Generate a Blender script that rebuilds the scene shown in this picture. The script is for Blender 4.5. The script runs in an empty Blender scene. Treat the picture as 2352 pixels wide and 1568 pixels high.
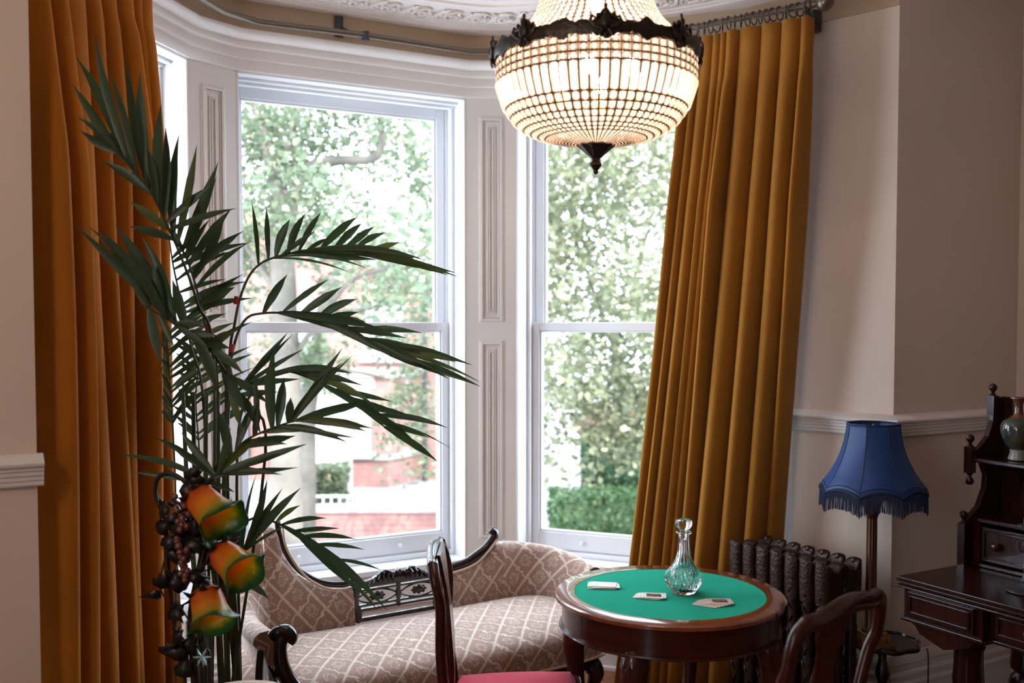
import bpy, bmesh, math, random
from math import sin, cos, pi, radians, sqrt, atan2
from mathutils import Vector, Matrix
random.seed(7)
SC = bpy.context.scene
COL = SC.collection

# ---------------------------------------------------------------- camera
FPX = 2300.0
PITCH = radians(2.3)
CZ = 1.68
PPY = 745 + FPX * math.tan(PITCH)
cd = bpy.data.cameras.new('camera')
cam = bpy.data.objects.new('camera', cd)
COL.objects.link(cam)
cam.location = (0, 0, CZ)
cam.rotation_euler = (radians(90) - PITCH, 0, 0)
cd.sensor_width = 36
cd.lens = FPX / 2352 * 36
cd.shift_y = (PPY - 784) / 2352
cd.clip_end = 300
cd.dof.use_dof = True
cd.dof.focus_distance = 3.6
cd.dof.aperture_fstop = 2.1
SC.camera = cam

# ---------------------------------------------------------------- sky, sun, exposure
W = bpy.data.worlds.new('world')
SC.world = W
W.use_nodes = True
wt = W.node_tree
bg = wt.nodes['Background']
bg.inputs['Color'].default_value = (0.74, 0.87, 1.0, 1)
bg.inputs['Strength'].default_value = 9.0
sd = bpy.data.lights.new('sun', 'SUN')
sd.energy = 6
sd.angle = radians(1)
sd.color = (1.0, 0.93, 0.82)
sun = bpy.data.objects.new('sun', sd)
COL.objects.link(sun)
sun.rotation_euler = Vector((-0.35, 0.75, -0.72)).to_track_quat('-Z', 'Y').to_euler()
vs = SC.view_settings
vs.view_transform = 'Standard'
vs.look = 'None'
vs.exposure = 0.36
vs.gamma = 1.0
vs.use_curve_mapping = False
cy = SC.cycles
cy.use_denoising = True
cy.max_bounces = 10
cy.diffuse_bounces = 4
cy.glossy_bounces = 4
cy.transmission_bounces = 10
cy.transparent_max_bounces = 24
cy.caustics_reflective = False
cy.caustics_refractive = False
cy.sample_clamp_indirect = 4

# ---------------------------------------------------------------- helpers
def at(px, py, Y):
    "a point seen at that place of the frame, at distance Y"
    b = (PPY - py) / FPX
    zz = Y * (b * cos(PITCH) - sin(PITCH)) / (cos(PITCH) + b * sin(PITCH))
    zc = Y * cos(PITCH) - zz * sin(PITCH)
    return Vector(((px - 1176) / FPX * zc, Y, CZ + zz))

class MB:
    def __init__(s):
        s.v = []; s.f = []; s.uv = []
    def add(s, vs, fs, uvs=None):
        o = len(s.v)
        s.v += [tuple(v) for v in vs]
        for i, f in enumerate(fs):
            s.f.append(tuple(k + o for k in f))
            s.uv.append([uvs[k] for k in f] if uvs else None)
        return s
    def box(s, x0, x1, y0, y1, z0, z1, M=None):
        vs = [Vector((x, y, z)) for z in (z0, z1) for y in (y0, y1) for x in (x0, x1)]
        if M is not None: vs = [M @ v for v in vs]
        return s.add(vs, [(0, 2, 3, 1), (4, 5, 7, 6), (0, 1, 5, 4), (2, 6, 7, 3), (0, 4, 6, 2), (1, 3, 7, 5)])
    def prism(s, poly, z0, z1, M=None):
        n = len(poly)
        vs = [Vector((p[0], p[1], z)) for z in (z0, z1) for p in poly]
        if M is not None: vs = [M @ v for v in vs]
        fs = [tuple(range(n))[::-1], tuple(range(n, 2 * n))]
        fs += [(i, (i + 1) % n, n + (i + 1) % n, n + i) for i in range(n)]
        return s.add(vs, fs)
    def lathe(s, prof, seg=24, M=None, fn=None, caps=True, a0=0, a1=2 * pi):
        full = abs(a1 - a0 - 2 * pi) < 1e-6
        m = seg if full else seg + 1
        vs = []; uv = []
        for j, (r, z) in enumerate(prof):
            for i in range(m):
                a = a0 + (a1 - a0) * i / seg
                rr, zz = (r, z) if fn is None else fn(a, j, r, z)
                vs.append(Vector((rr * cos(a), rr * sin(a), zz)))
                uv.append((i / seg, j / (len(prof) - 1)))
        if M is not None: vs = [M @ v for v in vs]
        fs = []
        for j in range(len(prof) - 1):
            for i in range(seg):
                k = (i + 1) % m if full else i + 1
                fs.append((j * m + i, j * m + k, (j + 1) * m + k, (j + 1) * m + i))
        if caps and full:
            if prof[0][0] > 1e-5: fs.append(tuple(range(m))[::-1])
            if prof[-1][0] > 1e-5: fs.append(tuple((len(prof) - 1) * m + i for i in range(m)))
        return s.add(vs, fs, uv)
    def tube(s, pts, r, seg=8, flat=1.0, up=(0, 0, 1), closed=False):
        pts = [Vector(p) for p in pts]
        n = len(pts)
        rs = r if isinstance(r, (list, tuple)) else [r] * n
        vs = []; uv = []; prev = None
        for i, p in enumerate(pts):
            if closed: t = pts[(i + 1) % n] - pts[i - 1]
            else: t = pts[min(i + 1, n - 1)] - pts[max(i - 1, 0)]
            if t.length < 1e-9: t = Vector((0, 0, 1))
            t.normalize()
            if prev is None:
                u = Vector(up)
                if abs(t.dot(u)) > .95: u = Vector((1, 0, 0)) if abs(t.x) < .9 else Vector((0, 1, 0))
                a = t.cross(u).normalized()
            else:
                a = (prev - t * prev.dot(t)).normalized()
            prev = a
            b = t.cross(a)
            for k in range(seg):
                th = 2 * pi * k / seg
                vs.append(p + a * cos(th) * rs[i] + b * sin(th) * rs[i] * flat)
                uv.append((k / seg, i / max(n - 1, 1)))
        fs = []
        for i in range(n if closed else n - 1):
            j = (i + 1) % n
            for k in range(seg):
                fs.append((i * seg + k, i * seg + (k + 1) % seg, j * seg + (k + 1) % seg, j * seg + k))
        if not closed:
            fs.append(tuple(range(seg))[::-1]); fs.append(tuple((n - 1) * seg + k for k in range(seg)))
        return s.add(vs, fs, uv)
    def ball(s, c, r, seg=12, rings=8, sc=(1, 1, 1), M=None):
        prof = [(r * sin(pi * j / rings), -r * cos(pi * j / rings)) for j in range(rings + 1)]
        prof[0] = (0.0002 * r, -r); prof[-1] = (0.0002 * r, r)
        T = Matrix.Translation(Vector(c)) @ Matrix.Diagonal((sc[0], sc[1], sc[2], 1))
        if M is not None: T = M @ T
        return s.lathe(prof, seg, T)
    def grid(s, nu, nv, fn, wrap=False):
        vs = []; uv = []
        for j in range(nv + 1):
            for i in range(nu + 1):
                r = fn(i / nu, j / nv)
                if len(r) == 2: vs.append(Vector(r[0])); uv.append(r[1])
                else: vs.append(Vector(r)); uv.append((i / nu, j / nv))
        fs = [(j * (nu + 1) + i, j * (nu + 1) + i + 1, (j + 1) * (nu + 1) + i + 1, (j + 1) * (nu + 1) + i) for j in range(nv) for i in range(nu)]
        return s.add(vs, fs, uv)
    def build(s, name, mat, parent=None, smooth=35, bevel=0, solid=0, sub=0, M=None, off=0):
        me = bpy.data.meshes.new(name)
        vs = [M @ Vector(v) for v in s.v] if M is not None else s.v
        me.from_pydata([tuple(v) for v in vs], [], s.f)
        if any(u is not None for u in s.uv):
            L = me.uv_layers.new(name='UVMap')
            k = 0
            for f, u in zip(s.f, s.uv):
                for q in range(len(f)):
                    if u: L.data[k].uv = u[q]
                    k += 1
        bm = bmesh.new(); bm.from_mesh(me)
        bmesh.ops.recalc_face_normals(bm, faces=bm.faces)
        bm.to_mesh(me); bm.free()
        if smooth:
            me.polygons.foreach_set('use_smooth', [True] * len(me.polygons))
            if smooth < 180: me.set_sharp_from_angle(angle=radians(smooth))
        o = bpy.data.objects.new(name, me)
        COL.objects.link(o)
        if mat: me.materials.append(mat)
        if parent is not None: o.parent = parent
        if solid:
            m = o.modifiers.new('solid', 'SOLIDIFY'); m.thickness = solid; m.offset = off
        if bevel:
            m = o.modifiers.new('bevel', 'BEVEL'); m.width = bevel; m.segments = 2; m.limit_method = 'ANGLE'
            m.angle_limit = radians(40); m.harden_normals = False
        if sub:
            m = o.modifiers.new('sub', 'SUBSURF'); m.levels = sub; m.render_levels = sub
        return o

def tag(o, label=None, cat=None, group=None, kind=None):
    if label: o['label'] = label
    if cat: o['category'] = cat
    if group: o['group'] = group
    if kind: o['kind'] = kind
    return o
def empty(name, loc=(0, 0, 0), rz=0, **k):
    o = bpy.data.objects.new(name, None)
    COL.objects.link(o)
    o.location = loc; o.rotation_euler = (0, 0, rz); o.empty_display_size = .1
    tag(o, **k)
    return o
def inv(root):
    return (Matrix.Translation(root.location) @ Matrix.Rotation(root.rotation_euler[2], 4, 'Z')).inverted()
def copy_tree(o, parent=None):
    c = o.copy(); COL.objects.link(c)
    if parent is not None: c.parent = parent
    for ch in [x for x in COL.objects if x.parent == o]: copy_tree(ch, c)
    return c
def lerp(a, b, t): return a + (b - a) * t
def interp(tab, x):
    if x <= tab[0][0]: return tab[0][1]
    for (a, b), (c, d) in zip(tab, tab[1:]):
        if x <= c: return b + (d - b) * (x - a) / (c - a)
    return tab[-1][1]
def spline(pts, n=8, closed=False):
    P = [Vector(p) for p in pts]
    out = []
    N = len(P)
    for i in range(N if closed else N - 1):
        if closed: p0, p1, p2, p3 = P[i - 1], P[i], P[(i + 1) % N], P[(i + 2) % N]
        else: p0, p1, p2, p3 = P[max(i - 1, 0)], P[i], P[i + 1], P[min(i + 2, N - 1)]
        for k in range(n):
            t = k / n
            out.append(.5 * ((2 * p1) + (p2 - p0) * t + (2 * p0 - 5 * p1 + 4 * p2 - p3) * t * t + (3 * p1 - p0 - 3 * p2 + p3) * t ** 3))
    if not closed: out.append(P[-1])
    return out

# ---------------------------------------------------------------- materials
def nodes(name):
    m = bpy.data.materials.new(name); m.use_nodes = True
    return m, m.node_tree, m.node_tree.nodes['Principled BSDF']
def mat(name, col, rough=.5, metal=0, spec=.5, var=0, vscale=8, bump=0, bscale=40, coat=0, sheen=0, sheen_tint=None, stretch=(1, 1, 1), col2=None):
    m, t, b = nodes(name)
    b.inputs['Base Color'].default_value = (*col, 1)
    b.inputs['Roughness'].default_value = rough
    b.inputs['Metallic'].default_value = metal
    b.inputs['Specular IOR Level'].default_value = spec
    b.inputs['Coat Weight'].default_value = coat
    if sheen:
        b.inputs['Sheen Weight'].default_value = sheen
        b.inputs['Sheen Roughness'].default_value = .35
        if sheen_tint: b.inputs['Sheen Tint'].default_value = (*sheen_tint, 1)
    if var or bump:
        tc = t.nodes.new('ShaderNodeTexCoord')
        mp = t.nodes.new('ShaderNodeMapping')
        mp.inputs['Scale'].default_value = stretch
        t.links.new(tc.outputs['Object'], mp.inputs['Vector'])
    if var:
        n = t.nodes.new('ShaderNodeTexNoise'); n.inputs['Scale'].default_value = vscale; n.inputs['Detail'].default_value = 5
        t.links.new(mp.outputs[0], n.inputs['Vector'])
        r = t.nodes.new('ShaderNodeValToRGB')
        c2 = col2 or tuple(c * (1 - var) for c in col)
        r.color_ramp.elements[0].position = .3; r.color_ramp.elements[1].position = .7
        r.color_ramp.elements[0].color = (*c2, 1)
        r.color_ramp.elements[1].color = (*col, 1)
        t.links.new(n.outputs['Fac'], r.inputs['Fac']); t.links.new(r.outputs[0], b.inputs['Base Color'])
    if bump:
        n2 = t.nodes.new('ShaderNodeTexNoise'); n2.inputs['Scale'].default_value = bscale; n2.inputs['Detail'].default_value = 4
        t.links.new(mp.outputs[0], n2.inputs['Vector'])
        bp = t.nodes.new('ShaderNodeBump'); bp.inputs['Strength'].default_value = bump; bp.inputs['Distance'].default_value = .01
        t.links.new(n2.outputs['Fac'], bp.inputs['Height']); t.links.new(bp.outputs[0], b.inputs['Normal'])
    return m

M_paint = mat('white_gloss_paint', (.72, .67, .64), .32, bump=.04, bscale=30)
M_frame = mat('window_paint', (.78, .79, .82), .3)
M_wall = mat('cream_wall_paint', (.66, .54, .46), .7, bump=.08, bscale=120)
M_frieze = mat('tan_wall_paint', (.42, .31, .21), .7)
M_ceil = mat('ceiling_paint', (.74, .69, .67), .8)
M_plaster = mat('plaster', (.72, .64, .60), .7, bump=.1, bscale=60)
M_mahog = mat('mahogany', (.058, .011, .007), .24, spec=.28, var=.5, vscale=5, stretch=(1, 1, 9), coat=.2)
M_rim = mat('polished_mahogany', (.26, .07, .028), .17, var=.45, vscale=6, stretch=(1, 5, 1), coat=.6)
M_dark = mat('dark_oak', (.034, .008, .0055), .25, spec=.25, var=.5, vscale=6, stretch=(6, 1, 1), coat=.15)
M_ebony = mat('ebonised_wood', (.012, .007, .006), .22, coat=.3)
M_bronze = mat('dark_bronze', (.05, .037, .028), .42, metal=.8, bump=.35, bscale=60)
M_pole = mat('pole_metal', (.16, .13, .10), .35, metal=.85)
M_brass = mat('old_brass', (.42, .26, .11), .35, metal=.9, bump=.15, bscale=90)
M_gold = mat('gold_wire', (.13, .065, .025), .45, metal=.4)
M_vel = mat('ochre_velvet', (.36, .150, .022), .85, spec=.15, sheen=.35, sheen_tint=(1, .72, .30), bump=.12, bscale=260, var=.15, vscale=3)
M_vel2 = mat('amber_velvet', (.38, .120, .010), .85, spec=.15, sheen=.3, sheen_tint=(1, .62, .22), bump=.12, bscale=260, var=.15, vscale=3)
M_red = mat('crimson_velvet', (.46, .018, .05), .8, spec=.2, sheen=.5, sheen_tint=(1, .35, .42), bump=.15, bscale=200)
M_felt = mat('green_baize', (.0, .40, .26), .95, spec=.05, bump=.3, bscale=500, sheen=.1)
M_blue = mat('blue_silk', (.006, .038, .155), .5, spec=.4, sheen=.25, sheen_tint=(.3, .5, 1), bump=.1, bscale=300, stretch=(1, 1, .1))
M_fringe = mat('navy_fringe', (.003, .010, .05), .7)
M_rad = mat('bronzed_iron', (.034, .016, .012), .33, metal=.55, bump=.35, bscale=70)
M_card = mat('card_white', (.82, .78, .72), .5)
M_cardp = mat('card_pink', (.72, .60, .53), .5)
M_cardd = mat('card_picture', (.03, .02, .018), .9, spec=.05, var=.6, vscale=60, col2=(.35, .22, .16))
M_vase = mat('glazed_stoneware', (.022, .032, .036), .15, var=.5, vscale=16, col2=(.07, .065, .04), coat=.5)
M_vase2 = mat('rust_glaze', (.16, .05, .02), .2, var=.4, vscale=14, coat=.5)
M_vase3 = mat('pale_glaze', (.22, .22, .20), .25)
M_stem = mat('palm_stem', (.045, .06, .025), .5, var=.4, vscale=10)
M_bark = mat('plane_tree_bark', (.17, .145, .12), .9, var=.5, vscale=2.2, col2=(.055, .048, .04), bump=.5, bscale=6)
M_pot = mat('terracotta', (.25, .09, .05), .8)
M_ground = mat('tarmac', (.24, .23, .24), .9, var=.25, vscale=1.2)
M_stone = mat('pale_stone', (.34, .30, .28), .8, var=.15, vscale=3)
M_white = mat('white_timber', (.55, .57, .6), .5)
M_slate = mat('slate', (.24, .22, .25), .7)
M_iron = mat('black_iron', (.03, .03, .035), .5)
M_cord = mat('black_flex', (.01, .01, .01), .5)
M_leafd = mat('dark_metal_leaf', (.02, .016, .015), .35, metal=.4)
M_grape = mat('grape_beads', (.16, .05, .035), .2, coat=.5)
M_water = mat('silver_glass_flower', (.35, .50, .55), .1, coat=.5)

def floor_mat():
    m, t, b = nodes('varnished_boards')
    tc = t.nodes.new('ShaderNodeTexCoord'); mp = t.nodes.new('ShaderNodeMapping'); mp.inputs['Rotation'].default_value = (0, 0, radians(-30))
    br = t.nodes.new('ShaderNodeTexBrick'); br.inputs['Scale'].default_value = 1
    br.inputs['Color1'].default_value = (.30, .095, .035, 1); br.inputs['Color2'].default_value = (.22, .065, .025, 1); br.inputs['Mortar'].default_value = (.03, .012, .008, 1)
    br.inputs['Brick Width'].default_value = 1.8; br.inputs['Row Height'].default_value = .12; br.inputs['Mortar Size'].default_value = .004
    n = t.nodes.new('ShaderNodeTexNoise'); n.inputs['Scale'].default_value = 9
    mx = t.nodes.new('ShaderNodeMix'); mx.data_type = 'RGBA'; mx.blend_type = 'MULTIPLY'; mx.inputs[0].default_value = .4
    t.links.new(tc.outputs['Object'], mp.inputs[0]); t.links.new(mp.outputs[0], br.inputs[0]); t.links.new(mp.outputs[0], n.inputs[0])
    t.links.new(br.outputs[0], mx.inputs[6]); t.links.new(n.outputs['Color'], mx.inputs[7]); t.links.new(mx.outputs[2], b.inputs['Base Color'])
    b.inputs['Roughness'].default_value = .28
    return m
M_floor = floor_mat()
def brick_mat():
    m, t, b = nodes('red_brick')
    tc = t.nodes.new('ShaderNodeTexCoord'); mp = t.nodes.new('ShaderNodeMapping'); mp.inputs['Rotation'].default_value = (radians(90), 0, 0)
    br = t.nodes.new('ShaderNodeTexBrick'); br.inputs['Scale'].default_value = 1
    br.inputs['Color1'].default_value = (.33, .15, .13, 1); br.inputs['Color2'].default_value = (.28, .125, .11, 1); br.inputs['Mortar'].default_value = (.26, .18, .16, 1)
    br.inputs['Brick Width'].default_value = .23; br.inputs['Row Height'].default_value = .08; br.inputs['Mortar Size'].default_value = .008
    t.links.new(tc.outputs['Object'], mp.inputs[0]); t.links.new(mp.outputs[0], br.inputs[0]); t.links.new(br.outputs[0], b.inputs['Base Color'])
    b.inputs['Roughness'].default_value = .9
    return m
M_brick = brick_mat()
def pane_mat(name='window_glass', tint=(1, 1, 1), refl=.06):
    m = bpy.data.materials.new(name); m.use_nodes = True; t = m.node_tree; t.nodes.clear()
    o = t.nodes.new('ShaderNodeOutputMaterial'); tr = t.nodes.new('ShaderNodeBsdfTransparent'); tr.inputs[0].default_value = (*tint, 1)
    g = t.nodes.new('ShaderNodeBsdfGlossy'); g.inputs['Roughness'].default_value = .02
    mx = t.nodes.new('ShaderNodeMixShader'); f = t.nodes.new('ShaderNodeFresnel'); f.inputs[0].default_value = 1.45
    ge = t.nodes.new('ShaderNodeNewGeometry'); k = t.nodes.new('ShaderNodeMath'); k.operation = 'MULTIPLY'   # one reflection, at the face the ray enters
    iv = t.nodes.new('ShaderNodeMath'); iv.operation = 'SUBTRACT'; iv.inputs[0].default_value = 1; t.links.new(ge.outputs['Backfacing'], iv.inputs[1])
    t.links.new(f.outputs[0], k.inputs[0]); t.links.new(iv.outputs[0], k.inputs[1]); t.links.new(k.outputs[0], mx.inputs[0])
    t.links.new(tr.outputs[0], mx.inputs[1]); t.links.new(g.outputs[0], mx.inputs[2]); t.links.new(mx.outputs[0], o.inputs[0])
    return m
M_pane = pane_mat()
def leaf_mat(name, c1, c2, trans=.35, rough=.35, c3=None):
    m = bpy.data.materials.new(name); m.use_nodes = True; t = m.node_tree
    b = t.nodes['Principled BSDF']; o = t.nodes['Material Output']
    g = t.nodes.new('ShaderNodeNewGeometry'); r = t.nodes.new('ShaderNodeValToRGB')
    r.color_ramp.elements[0].color = (*c1, 1); r.color_ramp.elements[1].color = (*c2, 1)
    if c3: e = r.color_ramp.elements.new(.85); e.color = (*c3, 1)
    t.links.new(g.outputs['Random Per Island'], r.inputs[0]); t.links.new(r.outputs[0], b.inputs['Base Color'])
    b.inputs['Roughness'].default_value = rough
    tl = t.nodes.new('ShaderNodeBsdfTranslucent'); t.links.new(r.outputs[0], tl.inputs[0])
    mx = t.nodes.new('ShaderNodeMixShader'); mx.inputs[0].default_value = trans
    t.links.new(b.outputs[0], mx.inputs[1]); t.links.new(tl.outputs[0], mx.inputs[2]); t.links.new(mx.outputs[0], o.inputs[0])
    return m
M_palm = leaf_mat('palm_leaf', (.024, .052, .012), (.085, .110, .022), .20, .42, (.035, .065, .03))
M_tree = leaf_mat('tree_leaves', (.11, .125, .065), (.48, .45, .29), .45, .4, (.15, .20, .13))
M_tree2 = leaf_mat('lime_tree_leaves', (.12, .135, .075), (.46, .43, .27), .4, .4, (.22, .235, .14))
M_hedge = leaf_mat('hedge_leaves', (.06, .13, .05), (.14, .22, .09), .3, .5)
M_shrub = leaf_mat('dark_shrub_leaves', (.03, .09, .045), (.08, .15, .07), .2, .5)
def crystal_mat(name, col, tfac, glow=.5):
    m = bpy.data.materials.new(name); m.use_nodes = True; t = m.node_tree; t.nodes.clear()
    o = t.nodes.new('ShaderNodeOutputMaterial')
    tr = t.nodes.new('ShaderNodeBsdfTransparent'); tr.inputs[0].default_value = (*col, 1)
    tl = t.nodes.new('ShaderNodeBsdfTranslucent'); tl.inputs[0].default_value = (*col, 1)
    g = t.nodes.new('ShaderNodeBsdfGlossy'); g.inputs['Roughness'].default_value = .12
    a = t.nodes.new('ShaderNodeMixShader'); a.inputs[0].default_value = tfac
    f = t.nodes.new('ShaderNodeFresnel'); f.inputs[0].default_value = 1.6
    b = t.nodes.new('ShaderNodeMixShader')
    t.links.new(tl.outputs[0], a.inputs[1]); t.links.new(tr.outputs[0], a.inputs[2])
    b.inputs[0].default_value = .12; t.links.new(a.outputs[0], b.inputs[1]); t.links.new(g.outputs[0], b.inputs[2]); t.links.new(b.outputs[0], o.inputs[0])
    return m
M_bead = crystal_mat('crystal_bead', (.82, .74, .68), .45)
M_prism = crystal_mat('crystal_prism', (.9, .84, .78), .7)
def emis(name, col, s):
    m, t, b = nodes(name)
    b.inputs['Emission Color'].default_value = (*col, 1); b.inputs['Emission Strength'].default_value = s
    return m
M_bulb = emis('lit_bulb', (1, .80, .55), 30)
def shade_mat():
    m = bpy.data.materials.new('painted_glass_shade'); m.use_nodes = True; t = m.node_tree
    b = t.nodes['Principled BSDF']; o = t.nodes['Material Output']
    uv = t.nodes.new('ShaderNodeTexCoord'); sp = t.nodes.new('ShaderNodeSeparateXYZ'); n = t.nodes.new('ShaderNodeTexNoise'); n.inputs['Scale'].default_value = 9; n.inputs['Detail'].default_value = 6
    ad = t.nodes.new('ShaderNodeMath'); ad.operation = 'MULTIPLY_ADD'; ad.inputs[1].default_value = .28
    sb = t.nodes.new('ShaderNodeMath'); sb.operation = 'SUBTRACT'; sb.inputs[1].default_value = .14
    t.links.new(uv.outputs['UV'], sp.inputs[0]); t.links.new(uv.outputs['Object'], n.inputs[0])
    n.inputs['Scale'].default_value = 30
    t.links.new(n.outputs['Fac'], ad.inputs[0]); t.links.new(sp.outputs['Y'], ad.inputs[2]); t.links.new(ad.outputs[0], sb.inputs[0])
    r = t.nodes.new('ShaderNodeValToRGB'); cr = r.color_ramp
    cr.elements[0].position = .0; cr.elements[0].color = (.40, .06, .02, 1)
    cr.elements[1].position = 1; cr.elements[1].color = (.03, .22, .05, 1)
    for p, c in ((.28, (.80, .15, .02, 1)), (.5, (.95, .40, .03, 1)), (.66, (.62, .50, .05, 1)), (.80, (.06, .22, .05, 1)), (.93, (.02, .13, .05, 1))):
        e = cr.elements.new(p); e.color = c
    t.links.new(sb.outputs[0], r.inputs[0]); t.links.new(r.outputs[0], b.inputs['Base Color'])
    b.inputs['Roughness'].default_value = .25
    tl = t.nodes.new('ShaderNodeBsdfTranslucent'); t.links.new(r.outputs[0], tl.inputs[0])
    mx = t.nodes.new('ShaderNodeMixShader'); mx.inputs[0].default_value = .55
    t.links.new(b.outputs[0], mx.inputs[1]); t.links.new(tl.outputs[0], mx.inputs[2]); t.links.new(mx.outputs[0], o.inputs[0])
    return m
M_shade = shade_mat()
def fabric_mat():
    "cut velvet: cream trellis of wavy diamonds with a ringed flower in each"
    m, t, b = nodes('trellis_cut_velvet')
    N = t.nodes.new; L = t.links.new
    tc = N('ShaderNodeTexCoord'); n = N('ShaderNodeTexNoise'); n.inputs['Scale'].default_value = 34; n.inputs['Detail'].default_value = 3
    L(tc.outputs['UV'], n.inputs[0])
    def math_(op, a, bb=None, c=None):
        q = N('ShaderNodeMath'); q.operation = op
        for i, x in enumerate((a, bb, c)):
            if x is None: continue
            if isinstance(x, (int, float)): q.inputs[i].default_value = x
            else: L(x, q.inputs[i])
        return q.outputs[0]
    sp = N('ShaderNodeSeparateXYZ'); L(tc.outputs['UV'], sp.inputs[0])
    wob = math_('MULTIPLY', math_('SUBTRACT', n.outputs['Fac'], .5), .045)
    K = 1 / .125
    u = math_('MULTIPLY', math_('ADD', sp.outputs['X'], wob), K); v = math_('MULTIPLY', math_('ADD', sp.outputs['Y'], wob), K * .85)
    p = math_('ADD', u, v); q = math_('SUBTRACT', u, v)
    fp = math_('SUBTRACT', math_('FRACT', p), .5); fq = math_('SUBTRACT', math_('FRACT', q), .5)
    ap = math_('ABSOLUTE', fp); aq = math_('ABSOLUTE', fq)
    edge = math_('MAXIMUM', ap, aq)
    line = math_('GREATER_THAN', edge, .445)
    d = math_('SQRT', math_('ADD', math_('MULTIPLY', fp, fp), math_('MULTIPLY', fq, fq)))
    ang = math_('ARCTAN2', fp, fq)
    pet = math_('MULTIPLY', math_('SINE', math_('MULTIPLY', ang, 8)), .035)
    ring = math_('LESS_THAN', math_('ABSOLUTE', math_('SUBTRACT', math_('ADD', d, pet), .22)), .028)
    ring2 = math_('LESS_THAN', math_('ABSOLUTE', math_('SUBTRACT', d, .12)), .012)
    h = math_('MAXIMUM', line, math_('MULTIPLY', math_('MAXIMUM', ring, ring2), .7))
    n2 = N('ShaderNodeTexNoise'); n2.inputs['Scale'].default_value = 70; L(tc.outputs['UV'], n2.inputs[0])
    h2 = math_('MULTIPLY', h, math_('MULTIPLY_ADD', n2.outputs['Fac'], 1.0, .2))
    mx = N('ShaderNodeMix'); mx.data_type = 'RGBA'
    mx.inputs[6].default_value = (.31, .19, .145, 1); mx.inputs[7].default_value = (.66, .55, .46, 1)
    L(h2, mx.inputs[0]); L(mx.outputs[2], b.inputs['Base Color'])
    bp = N('ShaderNodeBump'); bp.inputs['Strength'].default_value = .9; bp.inputs['Distance'].default_value = .006
    bp.invert = True
    L(h, bp.inputs['Height']); L(bp.outputs[0], b.inputs['Normal'])
    b.inputs['Roughness'].default_value = .75; b.inputs['Sheen Weight'].default_value = .5; b.inputs['Sheen Roughness'].default_value = .4
    b.inputs['Specular IOR Level'].default_value = .25
    return m
M_fab = fabric_mat()
M_pip = mat('cream_braid', (.58, .44, .33), .8, bump=.3, bscale=200)
def glass_mat():
    m, t, b = nodes('cut_glass')
    b.inputs['Transmission Weight'].default_value = 1; b.inputs['Roughness'].default_value = .02; b.inputs['IOR'].default_value = 1.5
    b.inputs['Base Color'].default_value = (.98, .99, 1, 1)
    return m
M_glass = glass_mat()
# ---------------------------------------------------------------- room shell
L_ = Vector((-1.368, 2.87)); Q3 = Vector((-1.542, 2.92)); A2 = Vector((-1.602, 3.161)); A1 = Vector((-1.3665, 4.271)); P0 = Vector((-1.2195, 4.467))
P1 = Vector((-.2268, 5.017)); P2 = Vector((.0197, 5.03)); P3 = Vector((1.065, 4.587)); P4 = Vector((1.24, 4.41)); R_ = Vector((1.568, 4.104))
d60 = Vector((.866, .5)); n60 = Vector((-.5, .866))
C_ = Vector((2.274, 4.51)); D_ = C_ + Vector((.5, -.866)) * 6.2
E1 = L_ - d60 * 2.4; F1 = E1 + Vector((.5, -.866)) * 6.2
TOPZ = 3.17
SILL = .50; HEAD = 2.81
def nrm(a, b):
    d = (b - a).normalized(); return Vector((-d.y, d.x))
def wallprism(name, poly, z0, z1, m):
    o = MB().prism([tuple(p) for p in poly], z0, z1).build(name, m, smooth=0)
    return tag(o, kind='structure')
segs = [('Q', Q3, A2), ('W', A2, A1), ('P', A1, P0), ('W', P0, P1), ('P', P1, P2), ('W', P2, P3), ('P', P3, P4), ('R', P4, R_)]
T = .34
def outn(i):
    return nrm(segs[i][1], segs[i][2])
names = {0: 'wall_bay_left', 2: 'wall_pier_left', 4: 'wall_pier_centre', 6: 'wall_pier_right', 7: 'wall_bay_right'}
for i, (k, a, b) in enumerate(segs):
    if k == 'W': continue
    na = outn(i - 1) if i > 0 and segs[i - 1][0] == 'W' else outn(i)
    nb = outn(i + 1) if i + 1 < len(segs) and segs[i + 1][0] == 'W' else outn(i)
    m = M_paint if k == 'P' else M_wall
    if i == 6:   # last pier and the return wall share an outer corner
        nb = (outn(6) + outn(7)).normalized()
    if i == 7:
        na = (outn(6) + outn(7)).normalized()
        poly = [a, b, b + n60 * .3, a + na * T]
    elif i == 0:
        poly = [a, b, b + nb * T, a + Vector((-.3, .0))]
    else:
        poly = [a, b, b + nb * T, (a + na * T + b + nb * T) / 2 + outn(i) * .06, a + na * T]
    wallprism(names[i], poly, 0, TOPZ, m)
# main walls
wallprism('wall_front_left', [E1, L_, Q3, Q3 + Vector((-.3, 0)), E1 + n60 * .3], 0, TOPZ, M_wall)
wallprism('wall_front_right', [R_, C_, C_ + n60 * .3, R_ + n60 * .3], 0, TOPZ, M_wall)
wallprism('wall_right', [C_ + n60 * .3, C_, D_, D_ + d60 * .3, C_ + d60 * .3 + n60 * .3], 0, TOPZ, M_wall)
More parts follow.
